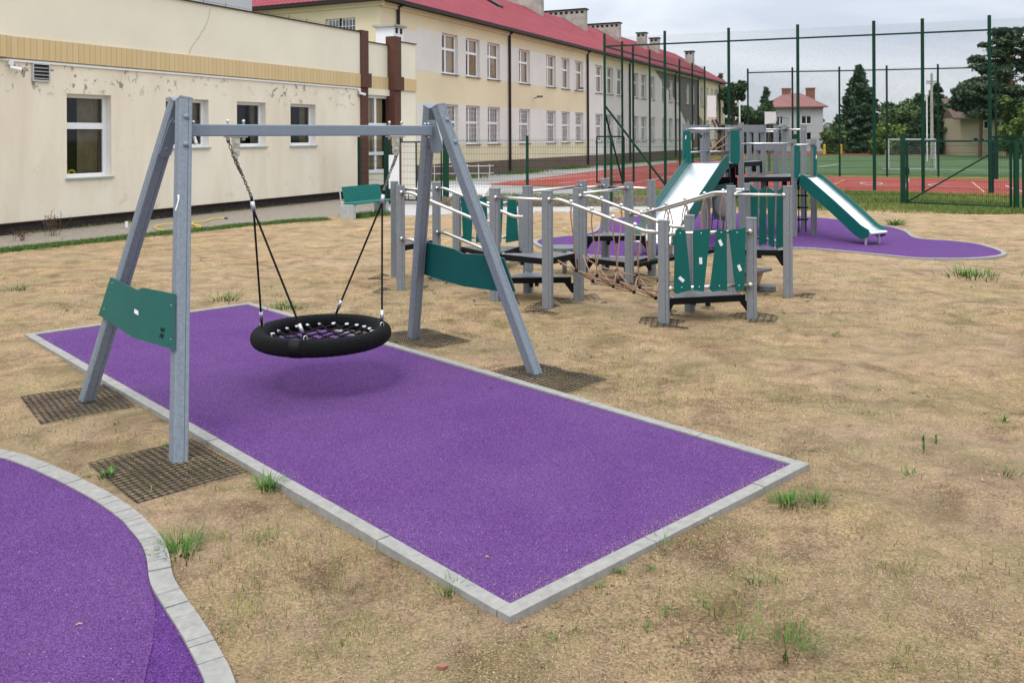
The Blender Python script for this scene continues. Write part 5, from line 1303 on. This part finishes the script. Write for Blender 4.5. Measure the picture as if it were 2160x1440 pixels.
hoop(1501, 202, 252, .22, 44, 'white basketball backboard seen edge-on in front of the school end wall', ZY(1530, 300, 45).x)
hoop(1625, 236, 262, .32, 50, 'white basketball backboard in front of the red-roofed house', ZY(1640, 300, 50).x)
for u, v, Y, h0, lab in ((1560, 214, 60, 0, 'thin white mast rising behind the play tower'), (1955, 205, 70, 0, 'thin white mast standing left of the utility pole')):
    p = ZY(u, v, Y); o = one(lambda b: (b.tube([Vector((p.x, Y, 0)), p], .055, 8), b.sphere(p, .07, 8)), 'mast', 'white'); tag(o, lab, 'mast')
for u, lab in ((1739, 'yellow padded post behind the red court'), (1774, 'yellow padded post just left of the big spruce base')):
    p = G(u, 326); q = ZY(u, 307, p.y); o = one(lambda b: (b.tube([p, Vector((p.x, p.y, q.z))], .14, 10), b.sphere((p.x, p.y, q.z), .14, 8)), 'padded_post', 'yellow'); tag(o, lab, 'post', 'yellow posts')
def utility():
    Y = 75; p = ZY(1965, 155, Y); r = thing('utility_pole', 'grey wooden utility pole with cross arms before the dark spruce', 'utility pole', Vector((p.x, Y, 0)))
    one(lambda b: b.tube([Vector((p.x, Y, 0)), p], [.15, .10], 8), 'pole', 'chim', r); 
    for v in (172, 176): q = ZY(1965, v, Y); one(lambda b: b.bar(q-Vector((.45, 0, 0)), q+Vector((.5, 0, 0)), .08, .08), 'cross_arm', 'sill', r)
    for dx in (-.4, .1, .45): q = ZY(1965, 170, Y); one(lambda b: b.tube([q+Vector((dx, 0, 0)), q+Vector((dx, 0, .22))], .05, 6), 'insulator', 'white', r)
utility()
# ------------------------------------------------------------------ houses
def house_white():
    Y = 118; a = math.radians(8); r = thing('white_house', 'pale two-storey house with a faded red hip roof beyond the court', 'house', Vector((ZY(1680, 300, Y).x, Y, 0)))
    p0 = ZY(1613, 226, Y); p1 = ZY(1736, 228, Y-2); X = (Vector((p1.x-p0.x, p1.y-p0.y, 0))); wd = X.length; X.normalize(); Nn = Vector((X.y, -X.x, 0)); O = Vector((p0.x, p0.y, 0)); W = Wall(O, X, Nn); zt = p0.z; dp = 7.5
    def T(u): return wall_u(O, X, u)
    wins = [(T(1638), T(1652), W.z(1640, 263), W.z(1640, 245)), (T(1690), T(1712), W.z(1700, 262), W.z(1700, 244)), (T(1690), T(1712), W.z(1700, 296), W.z(1700, 279)), (T(1640), T(1652), W.z(1640, 300), W.z(1640, 282)), (T(1632), T(1645), W.z(1640, 233.5), W.z(1640, 230)), (T(1694), T(1709), W.z(1700, 234), W.z(1700, 230.5))]
    b = MB(); W.holes(b, 0, wd, 0, zt, wins, .15); b.face([W.p(wd, 0), W.p(wd, zt), W.p(wd, zt, -dp), W.p(wd, 0, -dp)]); b.face([W.p(0, 0), W.p(0, zt), W.p(0, zt, -dp), W.p(0, 0, -dp)])
    b.face([W.p(0, 0, -.8), W.p(wd, 0, -.8), W.p(wd, zt, -.8), W.p(0, zt, -.8)], 1); b.build('wall', ['house_wall', 'room'], r)
    for k, h in enumerate(wins): window(W, r, *h, .15, [('v', .5)] if k < 4 else [], .09, 'white', None, (0, 1), .05)
    hz_ = ZY(1680, 197, Y+3).z; q = [W.p(-.6, zt, .6), W.p(wd+.6, zt, .6), W.p(wd+.6, zt, -dp-.6), W.p(-.6, zt, -dp-.6)]; r0, r1 = W.p(2.7, hz_, -dp/2), W.p(wd-2.7, hz_, -dp/2)
    def f(b): b.face([q[0], q[1], r1, r0]); b.face([q[1], q[2], r1]); b.face([q[2], q[3], r0, r1]); b.face([q[3], q[0], r0]); W.slab(b, -.6, wd+.6, zt-.15, zt, -.0, .6)
    one(f, 'roof', 'roof_far', r)
    for u, w_ in ((1661, .5), (1713, .5)):
        c = W.p(T(u), 0, -dp/2); one(lambda b: (b.box((c.x, c.y, hz_-.3), (w_*2, w_*1.4, 1.7), a), b.box((c.x, c.y, hz_+.6), (w_*2.3, w_*1.7, .15), a)), 'chimney', 'brick_red', r)
    z = W.z(1640, 265); one(lambda b: W.slab(b, T(1622), T(1664), z-.2, z, .0, 1.2), 'balcony', 'house_wall', r)
    def g_(b):
        for k in range(15): t = T(1622)+(T(1664)-T(1622))*k/14; b.bar(W.p(t, z, 1.15), W.p(t, z+1, 1.15), .04, .04, (0, 1, 0))
        b.bar(W.p(T(1622), z+1, 1.15), W.p(T(1664), z+1, 1.15), .06, .06)
    one(g_, 'balcony_rail', 'sill', r)
house_white()
def house_cream():
    Y = 88; p0 = ZY(2026, 248, Y); p1 = ZY(2135, 250, Y-1); X = Vector((p1.x-p0.x, p1.y-p0.y, 0)); wd = X.length; X.normalize(); Nn = Vector((X.y, -X.x, 0)); O = Vector((p0.x, p0.y, 0)); W = Wall(O, X, Nn); zt = p0.z
    r = thing('cream_house', 'low cream house with brown roof half hidden by the tall pine', 'house', O+X*wd/2)
    T = lambda u: wall_u(O, X, u); wins = [(T(2066), T(2086), W.z(2070, 272), W.z(2070, 255)), (T(2101), T(2121), W.z(2110, 272), W.z(2110, 255)), (T(2052), T(2078), W.z(2070, 300), W.z(2070, 290))]
    b = MB(); W.holes(b, 0, wd, 0, zt, wins, .15); b.face([W.p(0, 0), W.p(0, zt), W.p(0, zt, -7), W.p(0, 0, -7)]); b.face([W.p(0, 0, -.7), W.p(wd, 0, -.7), W.p(wd, zt, -.7), W.p(0, zt, -.7)], 1); b.build('wall', ['house_cream', 'room'], r)
    for h in wins: window(W, r, *h, .15, [('v', .5)], .08, 'white', None)
    q = [W.p(-.9, zt-.2, .9), W.p(wd+.9, zt-.2, .9), W.p(wd+.9, zt+1.9, -3.5), W.p(-.9, zt+1.9, -3.5)]
    one(lambda b: (b.prism(q, (0, 0, .15)), b.face([W.p(0, zt, 0), W.p(0, zt+1.8, -3.5), W.p(0, zt, -7)])), 'roof', 'plinth_brown', r)
house_cream()
for x0, x1, v0, v1, lab in ((1775, 2000, 320, 304, 'brown board fence along the far side of the pitch, left length'), (2004, 2175, 322, 303, 'brown board fence below the cream house')):
    a, c = G(x0, v0), G(x1, v0); h = ZY(x0, v1, a.y).z
    def f(b):
        n = 90
        for k in range(n): p, q = a.lerp(c, k/n), a.lerp(c, (k+.92)/n); b.prism([Vector((p.x, p.y, 0)), Vector((q.x, q.y, 0)), Vector((q.x, q.y, h+random.uniform(-.04, .04))), Vector((p.x, p.y, h))], (0, .04, 0))
        b.bar(a+Vector((0, .06, h*.7)), c+Vector((0, .06, h*.7)), .06, .08)
    tag(one(f, 'board_fence', 'wood_fence'), lab, 'fence', 'brown board fences beyond the pitch')

# ------------------------------------------------------------------ trees
def conifer(u, vt, Y, Rb, lab, lm='leaf_blue', base=.06, dens=1.0, nm='spruce_tree', leafs=.16):
    tp = ZY(u, vt, Y); h = tp.z; c = Vector((tp.x, Y, 0)); r = thing(nm, lab, 'tree', c)
    one(lambda b: b.tube([c, c+Vector((0, 0, h*.97))], [h*.022, .02], 8), 'trunk', 'bark', r)
    pts = []; nb = int(105*dens*max(1, h/9)); seg = []
    for k in range(nb):
        t = (k+rng.uniform(0, 1))/nb; z = h*(base+(1-base)*t*.985); L_ = Rb*1.42*(1-t)**.9*rng.uniform(.75, 1.12)+.12; a = rng.uniform(0, 6.283)
        droop = -.22*L_; d = np.array([math.cos(a), math.sin(a)]); n = int(60*L_/Rb*dens)+10
        s = rng.uniform(.12, 1, n)**.8
        w_ = (1-s)*.30*L_*.9+.09; off = rng.normal(size=(n, 3))*w_[:, None]*[.6, .6, .28]
        P_ = np.stack([c.x+d[0]*s*L_, c.y+d[1]*s*L_, z+droop*s+.14*L_*s**3], 1)+off; P_[:, 2] -= np.abs(rng.normal(size=n))*.10
        pts.append(P_)
        if k % 3 == 0: seg.append((c+Vector((0, 0, z)), c+Vector((d[0]*L_*.9, d[1]*L_*.9, z+droop*.9))))
    P_ = np.concatenate(pts); P_ = P_[P_[:, 2] > .1]; V_, F_ = leaves(P_, leafs, .35, 1.5); npmesh('crown', V_, F_, lm, r)
    b = MB()
    for a, e in seg: b.tube([a, e], [.04, .012], 4)
    b.build('limbs', 'bark', r)
def broad(u, vt, Y, Rw, lab, lm='leaf_mid', nm='leafy_tree', n=5200, low=.15, leafs=.17, group=None):
    tp = ZY(u, vt, Y); h = tp.z; c = Vector((tp.x, Y, 0)); r = thing(nm, lab, 'tree', c, group)
    cl = []; b = MB(); b.tube([c, c+Vector((.1, 0, h*.4)), c+Vector((0, 0, h*.8))], [h*.028, h*.02, .03], 7); b.build('trunk', 'bark', r); b = MB()
    K = 26
    for k in range(K):
        a = rng.uniform(0, 6.283); zz = rng.uniform(low, .93); rad = Rw*math.sqrt(max(.05, 1-((zz-.5)/.56)**2))*rng.uniform(.35, .95)
        q = np.array([c.x+math.cos(a)*rad, c.y+math.sin(a)*rad, h*zz]); s = rng.uniform(.22, .42)*Rw
        m = int(n/K); P_ = rng.normal(size=(m, 3)); P_ /= np.linalg.norm(P_, axis=1)[:, None]; P_ *= (rng.uniform(.3, 1, (m, 1))**.5)*s*[1, 1, .8]; P_ += rng.normal(size=(m, 3))*.08; cl.append(q+P_)
        b.tube([c+Vector((0, 0, h*zz*.55)), Vector(q)], [.07, .02], 5)
    P_ = np.concatenate(cl); P_ = P_[P_[:, 2] > .05]; V_, F_ = leaves(P_, leafs, 0, 1.1); npmesh('crown', V_, F_, lm, r); b.build('limbs', 'bark', r)
def pine(u, vt, Y, spread, lab, clumps, lm='leaf_pine'):
    tp = ZY(u, vt, Y); h = tp.z; c = Vector((tp.x, Y, 0)); r = thing('pine_tree', lab, 'tree', c); b = MB(); b.tube([c, c+Vector((.15, 0, h*.5)), c+Vector((0, 0, h*.92))], [h*.026, h*.02, .05], 8); b.build('trunk', 'bark_pine', r)
    b = MB(); cl = []
    for (du, v, s) in clumps:
        q = ZY(u+du, v, Y); q.y += rng.uniform(-1, 1)*abs(spread)*.5; b.tube([c+Vector((0, 0, min(q.z*.9, h*.85))), (c+Vector((0, 0, q.z)))*.5+q*.5-Vector((0, 0, .15)), q], [.12, .07, .03], 5)
        for _ in range(6):
            o = np.array(q)+rng.normal(size=3)*s*[.62, .62, .22]; m = 230; P_ = rng.normal(size=(m, 3))*s*[.32, .32, .13]; cl.append(o+P_)
    V_, F_ = leaves(np.concatenate(cl), .15, .1, 1.4); npmesh('crown', V_, F_, lm, r); b.build('limbs', 'bark_pine', r)
conifer(1812, 134, 104, 2.75, 'broad dark spruce standing alone right of the white house', dens=1.8, leafs=.2)
conifer(1616, 182, 112, 1.7, 'slim spruce tip left of the red-roofed house', dens=1.0, leafs=.2)
conifer(1976, 176, 96, 2.9, 'dark spruce behind the utility pole', 'leaf_dark', dens=1.7, leafs=.2)
conifer(1938, 196, 104, 1.9, 'darker ragged spruce left of the utility pole', 'leaf_dark', dens=1.2, leafs=.2)
broad(1546, 166, 100, 1.7, 'dark green tree beside the school end wall', 'leaf_dark', n=9000, low=.05, leafs=.2)
conifer(1519, 155, 110, 1.5, 'spruce tip showing above the far end of the red roof', dens=1.0, leafs=.2)
broad(1592, 222, 106, 2.6, 'low dark bush between the school and the white house', 'leaf_dark', 'bushy_tree', 9000, .02, .22)
broad(1758, 262, 100, 1.4, 'small bush at the left foot of the big spruce', 'leaf_mid', 'bushy_tree', 4000, .02, .18)
broad(1893, 214, 120, 4.2, 'hazy pale green tree right of the big spruce', 'leaf_mid', n=9000, low=.05, leafs=.24)
broad(1872, 262, 95, 1.8, 'bright green shrub tree at the right foot of the big spruce', 'leaf_light', 'bushy_tree', 5000, .02, .17)
broad(1925, 228, 100, 3.1, 'mid green tree behind the goal', 'leaf_mid', n=8000, low=.02, leafs=.2)
broad(2000, 240, 102, 3.0, 'green tree filling the gap left of the cream house', 'leaf_mid', n=7000, low=.02, leafs=.2)
broad(2148, 202, 78, 2.4, 'bright leafy tree at the right edge before the pine', 'leaf_light', n=9000, low=.15, leafs=.17)
pine(2128, 58, 84, 3, 'tall pine rising at the right edge above the cream house', [(-3, 68, .85), (10, 74, .8), (-18, 88, .8), (18, 92, .9), (2, 100, .9), (-22, 112, .8), (30, 110, .9), (-40, 128, .9), (-8, 134, 1.0), (20, 130, 1.), (40, 140, .9), (-46, 148, .8), (-22, 156, 1.0), (-50, 168, .9), (-14, 176, .9), (-34, 186, .95), (30, 165, .7), (-18, 200, .9)])
pine(2066, 170, 80, 3, 'spreading dark pine in front of the cream house', [(-4, 178, .7), (12, 186, .9), (-22, 182, .8), (-38, 190, .7), (-45, 203, .6), (-22, 204, .8), (4, 202, .9), (24, 204, .9), (-40, 220, .7), (-18, 222, .9), (8, 222, .9), (30, 222, .9), (-6, 238, .8), (22, 240, .9), (40, 236, .9), (-24, 238, .7), (46, 212, .8), (50, 192, .8)])
def wood():
    pts = []
    for k in range(230):
        u_ = rng.uniform(1500, 2300); Y = rng.uniform(135, 175); x = (u_-1080)/F*Y; hgt = rng.uniform(3.5, 7.0) if u_ > 1860 else rng.uniform(2, 4); m = 300; P_ = rng.normal(size=(m, 3))*[1.5, 1.2, hgt*.26]; pts.append(np.array([x, Y, hgt*.55])+P_)
    P_ = np.concatenate(pts); P_ = P_[P_[:, 2] > 0]; V_, F_ = leaves(P_, .34); kind(npmesh('distant_wood', V_, F_, 'leaf_haze'), 'stuff', 'line of hazy green trees on the horizon')
wood()
# dry weed stems by the wall
def stems(c, n, h, lab, seed):
    rs = np.random.default_rng(seed); b = MB()
    for k in range(n):
        a = rs.uniform(0, 6.28); q = c+Vector((math.cos(a), math.sin(a), 0))*rs.uniform(0, .18); e = q+Vector((rs.normal()*.12, rs.normal()*.08, h*rs.uniform(.5, 1))); b.tube([q, e], .004, 4)
        for j in range(4): s_ = q.lerp(e, rs.uniform(.4, 1)); b.tube([s_, s_+Vector((rs.normal()*.06, rs.normal()*.05, rs.uniform(.02, .1)))], .003, 4)
    tag(b.build('dry_weed', 'twig'), lab, 'weed', 'dry weeds along the wall')
stems(G(112, 497), 16, .55, 'tall dry brown weed against the cream wall, left of the swing', 1); stems(G(45, 507), 14, .2, 'low dry brown weed at the wall foot at far left', 2)
tag(one(lambda b: b.tube([G(267, 480)+Vector((0, 0, 0)), G(267, 480)+Vector((0, 0, .14))], .035, 8), 'drain_pipe_stub', 'white'), 'short white pipe stub at the foot of the cream wall', 'pipe')

# ------------------------------------------------------------------ ground cover
def gpts(us, vs): return np.array([list(G(u, v)) for u, v in zip(us, vs)])
PAD = [(v.x, v.y) for v in (P0, P0+e1*LA, P0+e1*LA+e2*LB, P0+e2*LB)]
FAR = [(p.x, p.y) for p in fc]; NEAR = [(p.x, p.y) for p in oc]+[(-2, 0.5), (-8, 0.5), (-8, 6)]
def free(P_): return ~(inpoly(P_[:, 0], P_[:, 1], PAD) | inpoly(P_[:, 0], P_[:, 1], FAR) | inpoly(P_[:, 0], P_[:, 1], NEAR))
def hzv(P_): return .010*np.sin(1.7*P_[:, 0]+.6*np.sin(2.1*P_[:, 1]))*np.cos(1.3*P_[:, 1]+.4*P_[:, 0])+.006*np.sin(5.1*P_[:, 0]+2.2*P_[:, 1])+.004*np.sin(9.3*P_[:, 1]-6.1*P_[:, 0]+2*np.sin(3*P_[:, 0]))-.004
def fastG(n, v0, v1, p=1.0):
    v = rng.uniform(v0, v1, n); u = rng.uniform(-60, 2220, n); y = (H)*F/(v-YH+ROLL*(u-1080)); x = (u-1080-ROLL*(v-YH))/F*y
    return np.stack([x, y, np.zeros(n)], 1)
YD = [(p.x, p.y) for p in yard]
# straw litter: short dry stems lying nearly flat
def straw():
    P_ = np.concatenate([fastG(150000, 560, 1460), fastG(26000, 470, 700)]); P_ = P_[free(P_) & inpoly(P_[:, 0], P_[:, 1], YD)]
    q = np.sin(P_[:, 0]*3.1+np.sin(P_[:, 1]*2.3)*1.6)+np.sin(P_[:, 1]*4.3+P_[:, 0]*1.7)+rng.normal(size=len(P_))*.9; P_ = P_[q > -.5]
    P_[:, 2] = hzv(P_)+.002; n = len(P_); a = rng.uniform(0, 6.283, n); l = rng.uniform(.003, .010, n)*np.clip(P_[:, 1]/3, .8, 2.6); w_ = rng.uniform(.0005, .0014, n)*np.clip(P_[:, 1]/3.5, .8, 3.)
    d = np.stack([np.cos(a), np.sin(a), rng.uniform(-.02, .3, n)], 1)*l[:, None]; s = np.stack([-np.sin(a), np.cos(a), np.zeros(n)], 1)*w_[:, None]
    V_ = np.stack([P_-s, P_+s, P_+d+s*.7, P_+d-s*.7], 1).reshape(-1, 3); kind(npmesh('straw_litter', V_, np.arange(4*n).reshape(-1, 4), 'straw_blade'), 'stuff', 'dry straw and stubble scattered over the sandy soil')
straw()
def clods():
    P_ = np.concatenate([fastG(5000, 640, 1460), fastG(2500, 540, 760)]); P_ = P_[free(P_)]; q = np.sin(P_[:, 0]*2.3+1)*np.sin(P_[:, 1]*1.9)+rng.normal(size=len(P_))*.35; P_ = P_[q > .45]; P_[:, 2] = hzv(P_); n = len(P_)
    s = rng.uniform(.003, .011, n)[:, None, None]; base = np.array([[1, 0, 0], [0, 1, 0], [-1, 0, 0], [0, -1, 0], [0, 0, 1]])*np.array([1, 1, .6]); V_ = P_[:, None, :]+base[None]*s*rng.uniform(.6, 1.3, (n, 5, 1))
    k = np.arange(n)[:, None]*5; Fq = np.concatenate([k+[0, 1, 4], k+[1, 2, 4], k+[2, 3, 4], k+[3, 0, 4]]); kind(npmesh('soil_crumbs', V_.reshape(-1, 3), Fq, 'clod', n=3), 'stuff', 'dark soil crumbs and pebbles on the sand')
clods()
def sprigs():
    cl = []
    rs = rng
    def clump(c, n, rad, h): cl.append((c, n, rad, h))
    C_ = np.concatenate([fastG(420, 620, 1440), fastG(620, 470, 720), fastG(160, 455, 540)]); C_ = C_[free(C_)]
    ex = []
    for (u_, v_, su, sv, m_) in ((900, 650, 120, 40, 70), (1330, 780, 160, 60, 90), (1760, 620, 90, 45, 70), (1480, 830, 160, 50, 60), (250, 640, 160, 40, 40), (1150, 690, 150, 30, 50), (640, 1240, 140, 90, 50)):
        for _ in range(m_): ex.append(list(G(u_+rs.normal()*su, max(470, v_+rs.normal()*sv))))
    ex = np.array(ex); C_ = np.concatenate([C_, ex[free(ex)]])
    V_ = []; F_ = []; base = 0
    for c in C_:
        n = rs.integers(4, 34); rad = rs.uniform(.02, .22)*(1+c[1]*.05); P_ = c+rs.normal(size=(n, 3))*[rad, rad*.8, 0]; P_ = P_[free(P_)]
        if not len(P_): continue
        P_[:, 2] = hzv(P_); v, f = blades(P_, rs.uniform(.015, .05), rs.uniform(.0022, .004), 1.4); V_.append(v); F_.append(f+base); base += len(v)
    kind(npmesh('sparse_grass', np.concatenate(V_), np.concatenate(F_), 'blade_olive'), 'stuff', 'thin sprigs of grass coming up through the dry yard')
sprigs()
def strip(pts, n, spread, h, name, lab, mt='blade'):
    P_ = []; L_ = [G(*p) for p in pts]
    seg = [(a, c, (c-a).length) for a, c in zip(L_, L_[1:])]; tot = sum(s[2] for s in seg)
    for a, c, l in seg:
        m = int(n*l/tot); t = rng.uniform(0, 1, m); q = np.array(a)[None]+np.array(c-a)[None]*t[:, None]; d = (c-a).normalized(); s = np.array([-d.y, d.x, 0]); x = rng.normal(size=m)*spread; q = q+s*x[:, None]; P_.append(q)
    P_ = np.concatenate(P_); P_ = P_[rng.uniform(size=len(P_)) < .35+.65*(np.sin(P_[:, 0]*3.3)*np.sin(P_[:, 1]*2.7) > -.3)]
    v, f = blades(P_, h, .008, .7); kind(npmesh(name, v, f, mt), 'stuff', lab)
strip([(-200, 556), (0, 531), (100, 520), (200, 510), (300, 498), (400, 488), (500, 478), (600, 469), (690, 463)], 17000, .14, .07, 'grass_verge', 'strip of green grass between the paving and the sandy yard')
strip([(745, 460), (790, 456), (815, 452)], 1800, .22, .13, 'grass_verge', 'tuft of grass growing beneath the bench')
strip([(30, 497), (300, 466), (500, 445), (700, 425)], 900, .05, .07, 'wall_foot_weeds', 'thin weeds at the foot of the cream wall', 'blade_olive')
def meadow():
    n = 70000; v = rng.uniform(402, 452, n); u = rng.uniform(1040, 2230, n); y = H*F/(v-YH+ROLL*(u-1080)); x = (u-1080)/F*y; P_ = np.stack([x, y, np.full(n, -.02)], 1)
    edge = np.interp(u, [1040, 1380, 1560, 1720, 1950, 2160, 2230], [436, 441, 439, 444, 450, 456, 458]); top_ = np.interp(u, [1040, 1300, 1720, 2160, 2230], [390, 395, 401, 412, 414])
    k = (v < edge+rng.normal(size=n)*1.6) & (v > top_) & ~((u < 1380) & (v > 430)) & ~((u < 1250) & (v < 412)); P_ = P_[k]
    v_, f = blades(P_, .11, .010, .8); kind(npmesh('meadow_grass', v_, f, 'blade_olive'), 'stuff', 'rough grass between the sandy yard and the red court')
    P2 = P_[(np.sin(P_[:, 0]*1.1)+np.sin(P_[:, 1]*1.7+P_[:, 0]) > .25)][:14000]+rng.normal(size=3)*0; v_, f = blades(P2+np.array([.03, .02, 0]), .15, .009, .7); kind(npmesh('green_grass', v_, f, 'blade'), 'stuff', 'greener grass clumps in front of the court')
    n = 16000; P_ = np.stack([rng.uniform(-3.5, 8, n), rng.uniform(50, 60, n)*0, np.zeros(n)], 1); t = rng.uniform(-12, 42, n); q = np.array([list(SW.p(a, 0, .55+abs(e)*.5)) for a, e in zip(t, rng.normal(size=n))]); q = q[np.sin(q[:, 1]*.9)+rng.normal(size=n)*.5 > .1]; v_, f = blades(q, .16, .02, .6); kind(npmesh('school_verge', v_, f, 'blade'), 'stuff', 'weedy grass along the plinth of the long school')
meadow()
def weed(u, v, n, h, lab, wd=.006, mt='leaf_weed', rad=.05, lean=.9):
    c = np.array(G(u, v)); P_ = c+rng.normal(size=(n, 3))*[rad*.5, rad*.5, 0]; P_[:, 2] = 0; dd = P_-c; V_, F_ = blades(P_, h*.62, wd, 2.0, np.arctan2(dd[:, 1], dd[:, 0])+rng.normal(size=n)*.5); o = npmesh('grass_tuft', V_, F_, mt); tag(o, lab, 'weed', 'weeds growing in the sandy yard')
for a in ((1664, 1062, 90, .075, 'round green weed clump just right of the pad corner, left one of the pair', .007, 'leaf_weed', .09), (1722, 1062, 90, .12, 'spiky grass tuft right of the pad corner, right one of the pair', .004, 'blade', .07),
          (2118, 1000, 26, .09, 'flat grass tuft near the right edge of the yard', .006, 'blade', .1), (1920, 1000, 22, .06, 'small light tuft below the pair of upright seedlings', .005, 'leaf_weed', .07),
          (1592, 1232, 20, .08, 'thin grass tuft on the bare sand below the pad corner', .005, 'blade', .035), (1668, 1372, 60, .13, 'largest grass tuft near the bottom right', .005, 'blade', .1),
          (1552, 1352, 26, .07, 'ragged flat tuft left of the largest bottom tuft', .005, 'blade', .08), (1505, 1290, 20, .08, 'thin tuft on the sand under the near kerb', .004, 'blade', .05),
          (1402, 1158, 12, .10, 'few grass blades crossing the near kerb', .005, 'blade', .03), (950, 1252, 36, .09, 'grass tuft at the left kerb near the pad tip', .005, 'blade', .06),
          (568, 1030, 60, .11, 'leafy weed beside the kerb next to the nearest mat', .008, 'leaf_weed', .06), (378, 1168, 120, .09, 'thick green weed against the curved kerb', .007, 'leaf_weed', .10),
          (378, 1142, 70, .11, 'grass leaning over the curved kerb above the thick weed', .004, 'blade', .10), (225, 1005, 30, .07, 'bright leaf clump at the left rim of the nearest mat', .010, 'leaf_weed', .04),
          (565, 1135, 24, .05, 'low tuft in the sand between both purple pads', .006, 'blade_olive', .07), (600, 650, 120, .12, 'wide green clump at the far corner of the purple strip', .009, 'leaf_weed', .22),
          (470, 632, 110, .12, 'green clump on the sand left of the pad far corner', .009, 'blade', .25), (2045, 582, 160, .16, 'yellow-green weed patch on the right side of the yard', .014, 'leaf_weed', .4),
          (1890, 475, 90, .26, 'upright green tuft behind the far purple pad', .016, 'leaf_weed', .14), (1880, 880, 30, .04, 'flat olive tuft right of the purple strip', .006, 'blade_olive', .1),
          (2118, 888, 12, .08, 'tiny leafy sprig at the right of the yard', .01, 'leaf_weed', .02), (35, 612, 60, .1, 'grass clump at the left edge before the wall', .008, 'blade', .16)):
    weed(*a[:5], wd=a[5], mt=a[6], rad=a[7])
def seedling(u, v, h, lab):
    c = np.array(G(u, v)); r = thing('seedling', lab, 'weed', Vector(c), 'pair of upright seedlings'); one(lambda b: b.tube([Vector(c), Vector(c)+Vector((.004, 0, h))], .0035, 5), 'stem', 'leaf_weed', r)
    P_ = []; az = []
    for k in range(int(h/.012)): P_.append(c+[0, 0, h*(.15+.85*k/(h/.012))]); az.append(k*2.4)
    V_, F_ = blades(np.array(P_), .035, .012, 1.6, np.array(az)); npmesh('foliage', V_, F_, 'leaf_weed', r)
seedling(1948, 958, .125, 'taller leafy seedling on bare sand, left of the two'); seedling(1974, 940, .075, 'shorter leafy seedling on bare sand, right of the two')
# litter
p = G(933, 1407)
tag(one(lambda b: b.prism([p+Vector((x, y, -.004)) for x, y in ((-.022, -.008), (-.008, .012), (.014, .014), (.02, -.002), (.004, -.014))], (.002, 0, .014)), 'brick_chip', 'brick_red'), 'orange brick chip lying on the sand near the bottom edge', 'brick fragment')
for (u, v, l, a, m_, lab) in ((167, 1330, .022, .3, 'straw', 'pale wood splinter lying on the near purple pad'), (1715, 961, .06, -.1, 'twig', 'dark twig on the sand behind the pad corner'), (1500, 1104, .03, .8, 'straw', 'pale stone chip beside the near kerb'), (1036, 825, .03, .2, 'twig', 'brown leaf scrap on the purple strip'), (1028, 1186, .015, 0, 'straw', 'short straw on the purple strip near its tip')):
    q = G(u, v); d = Vector((math.cos(a), math.sin(a), 0))*l/2; tag(one(lambda b: b.tube([q-d+Vector((0, 0, .028)), q+Vector((0, 0, .033)), q+d+Vector((0, 0, .028))], .0035, 5), 'debris', m_), lab, 'debris')
tag(one(lambda b: b.prism([PP(u, v, G(376, 978)-Vector((0, .1, 0)), (0.3, -1, 0)) for u, v in ((373, 425), (377, 410), (379, 412), (378, 425), (374, 440), (371, 444))], (0, -.001, 0)), 'scuff', 'white'), 'white scratch on the front of the nearest swing leg', 'scratch') if False else None

def rosettes():
    C_ = np.concatenate([fastG(170, 600, 1440), fastG(220, 470, 700)]); C_ = C_[free(C_) & (np.sin(C_[:, 0]*2.1+1)+np.sin(C_[:, 1]*1.7+C_[:, 0]) > .6)]; V_ = []; F_ = []; base = 0
    for c in C_:
        n = rng.integers(5, 16); P_ = np.repeat(c[None], n, 0)+rng.normal(size=(n, 3))*[.012, .012, 0]; P_[:, 2] = .002; v, f = blades(P_, .018, rng.uniform(.004, .009), 2.4); V_.append(v); F_.append(f+base); base += len(v)
    kind(npmesh('low_weeds', np.concatenate(V_), np.concatenate(F_), 'blade'), 'stuff', 'tiny flat green seedlings dotted over the dry yard')
    V_ = []; F_ = []; base = 0      # sand blown on the edges of the purple pads
    n = 2600; t = rng.uniform(0, 1, n); P_ = np.array(P0)[None]+np.where(rng.uniform(size=(n, 1)) < .5, np.array(e1)*(t*LA)[:, None]+np.array(e2)*(kw+np.abs(rng.normal(size=n))*.05)[:, None], np.array(e2)*(t*LB)[:, None]+np.array(e1)*(kw+np.abs(rng.normal(size=n))*.05)[:, None]); P_[:, 2] = .0235
    P_ = np.concatenate([P_, np.array(P0)[None]+np.array(e1)*rng.uniform(.1, LA-.1, (500, 1))+np.array(e2)*rng.uniform(.1, LB-.1, (500, 1))+[[0, 0, .0235]]]); P_[:, 2] = .0235
    k_ = inpoly(P_[:, 0], P_[:, 1], [(v.x, v.y) for v in (P0+e1*kw+e2*kw, P0+e1*(LA-kw)+e2*kw, P0+e1*(LA-kw)+e2*(LB-kw), P0+e1*kw+e2*(LB-kw))]); P_ = P_[k_]; n = len(P_)
    s_ = rng.uniform(.0008, .0026, n)[:, None, None]; bs = np.array([[1, 0, 0], [0, 1, 0], [-1, 0, 0], [0, -1, 0], [0, 0, 1]]); V_ = P_[:, None, :]+bs[None]*s_*rng.uniform(.5, 1.4, (n, 5, 1))
    k = np.arange(n)[:, None]*5; kind(npmesh('blown_sand', V_.reshape(-1, 3), np.concatenate([k+[0, 1, 4], k+[1, 2, 4], k+[2, 3, 4], k+[3, 0, 4]]), 'straw_blade', n=3), 'stuff', 'grains of sand and chaff blown onto the purple strip')
rosettes()
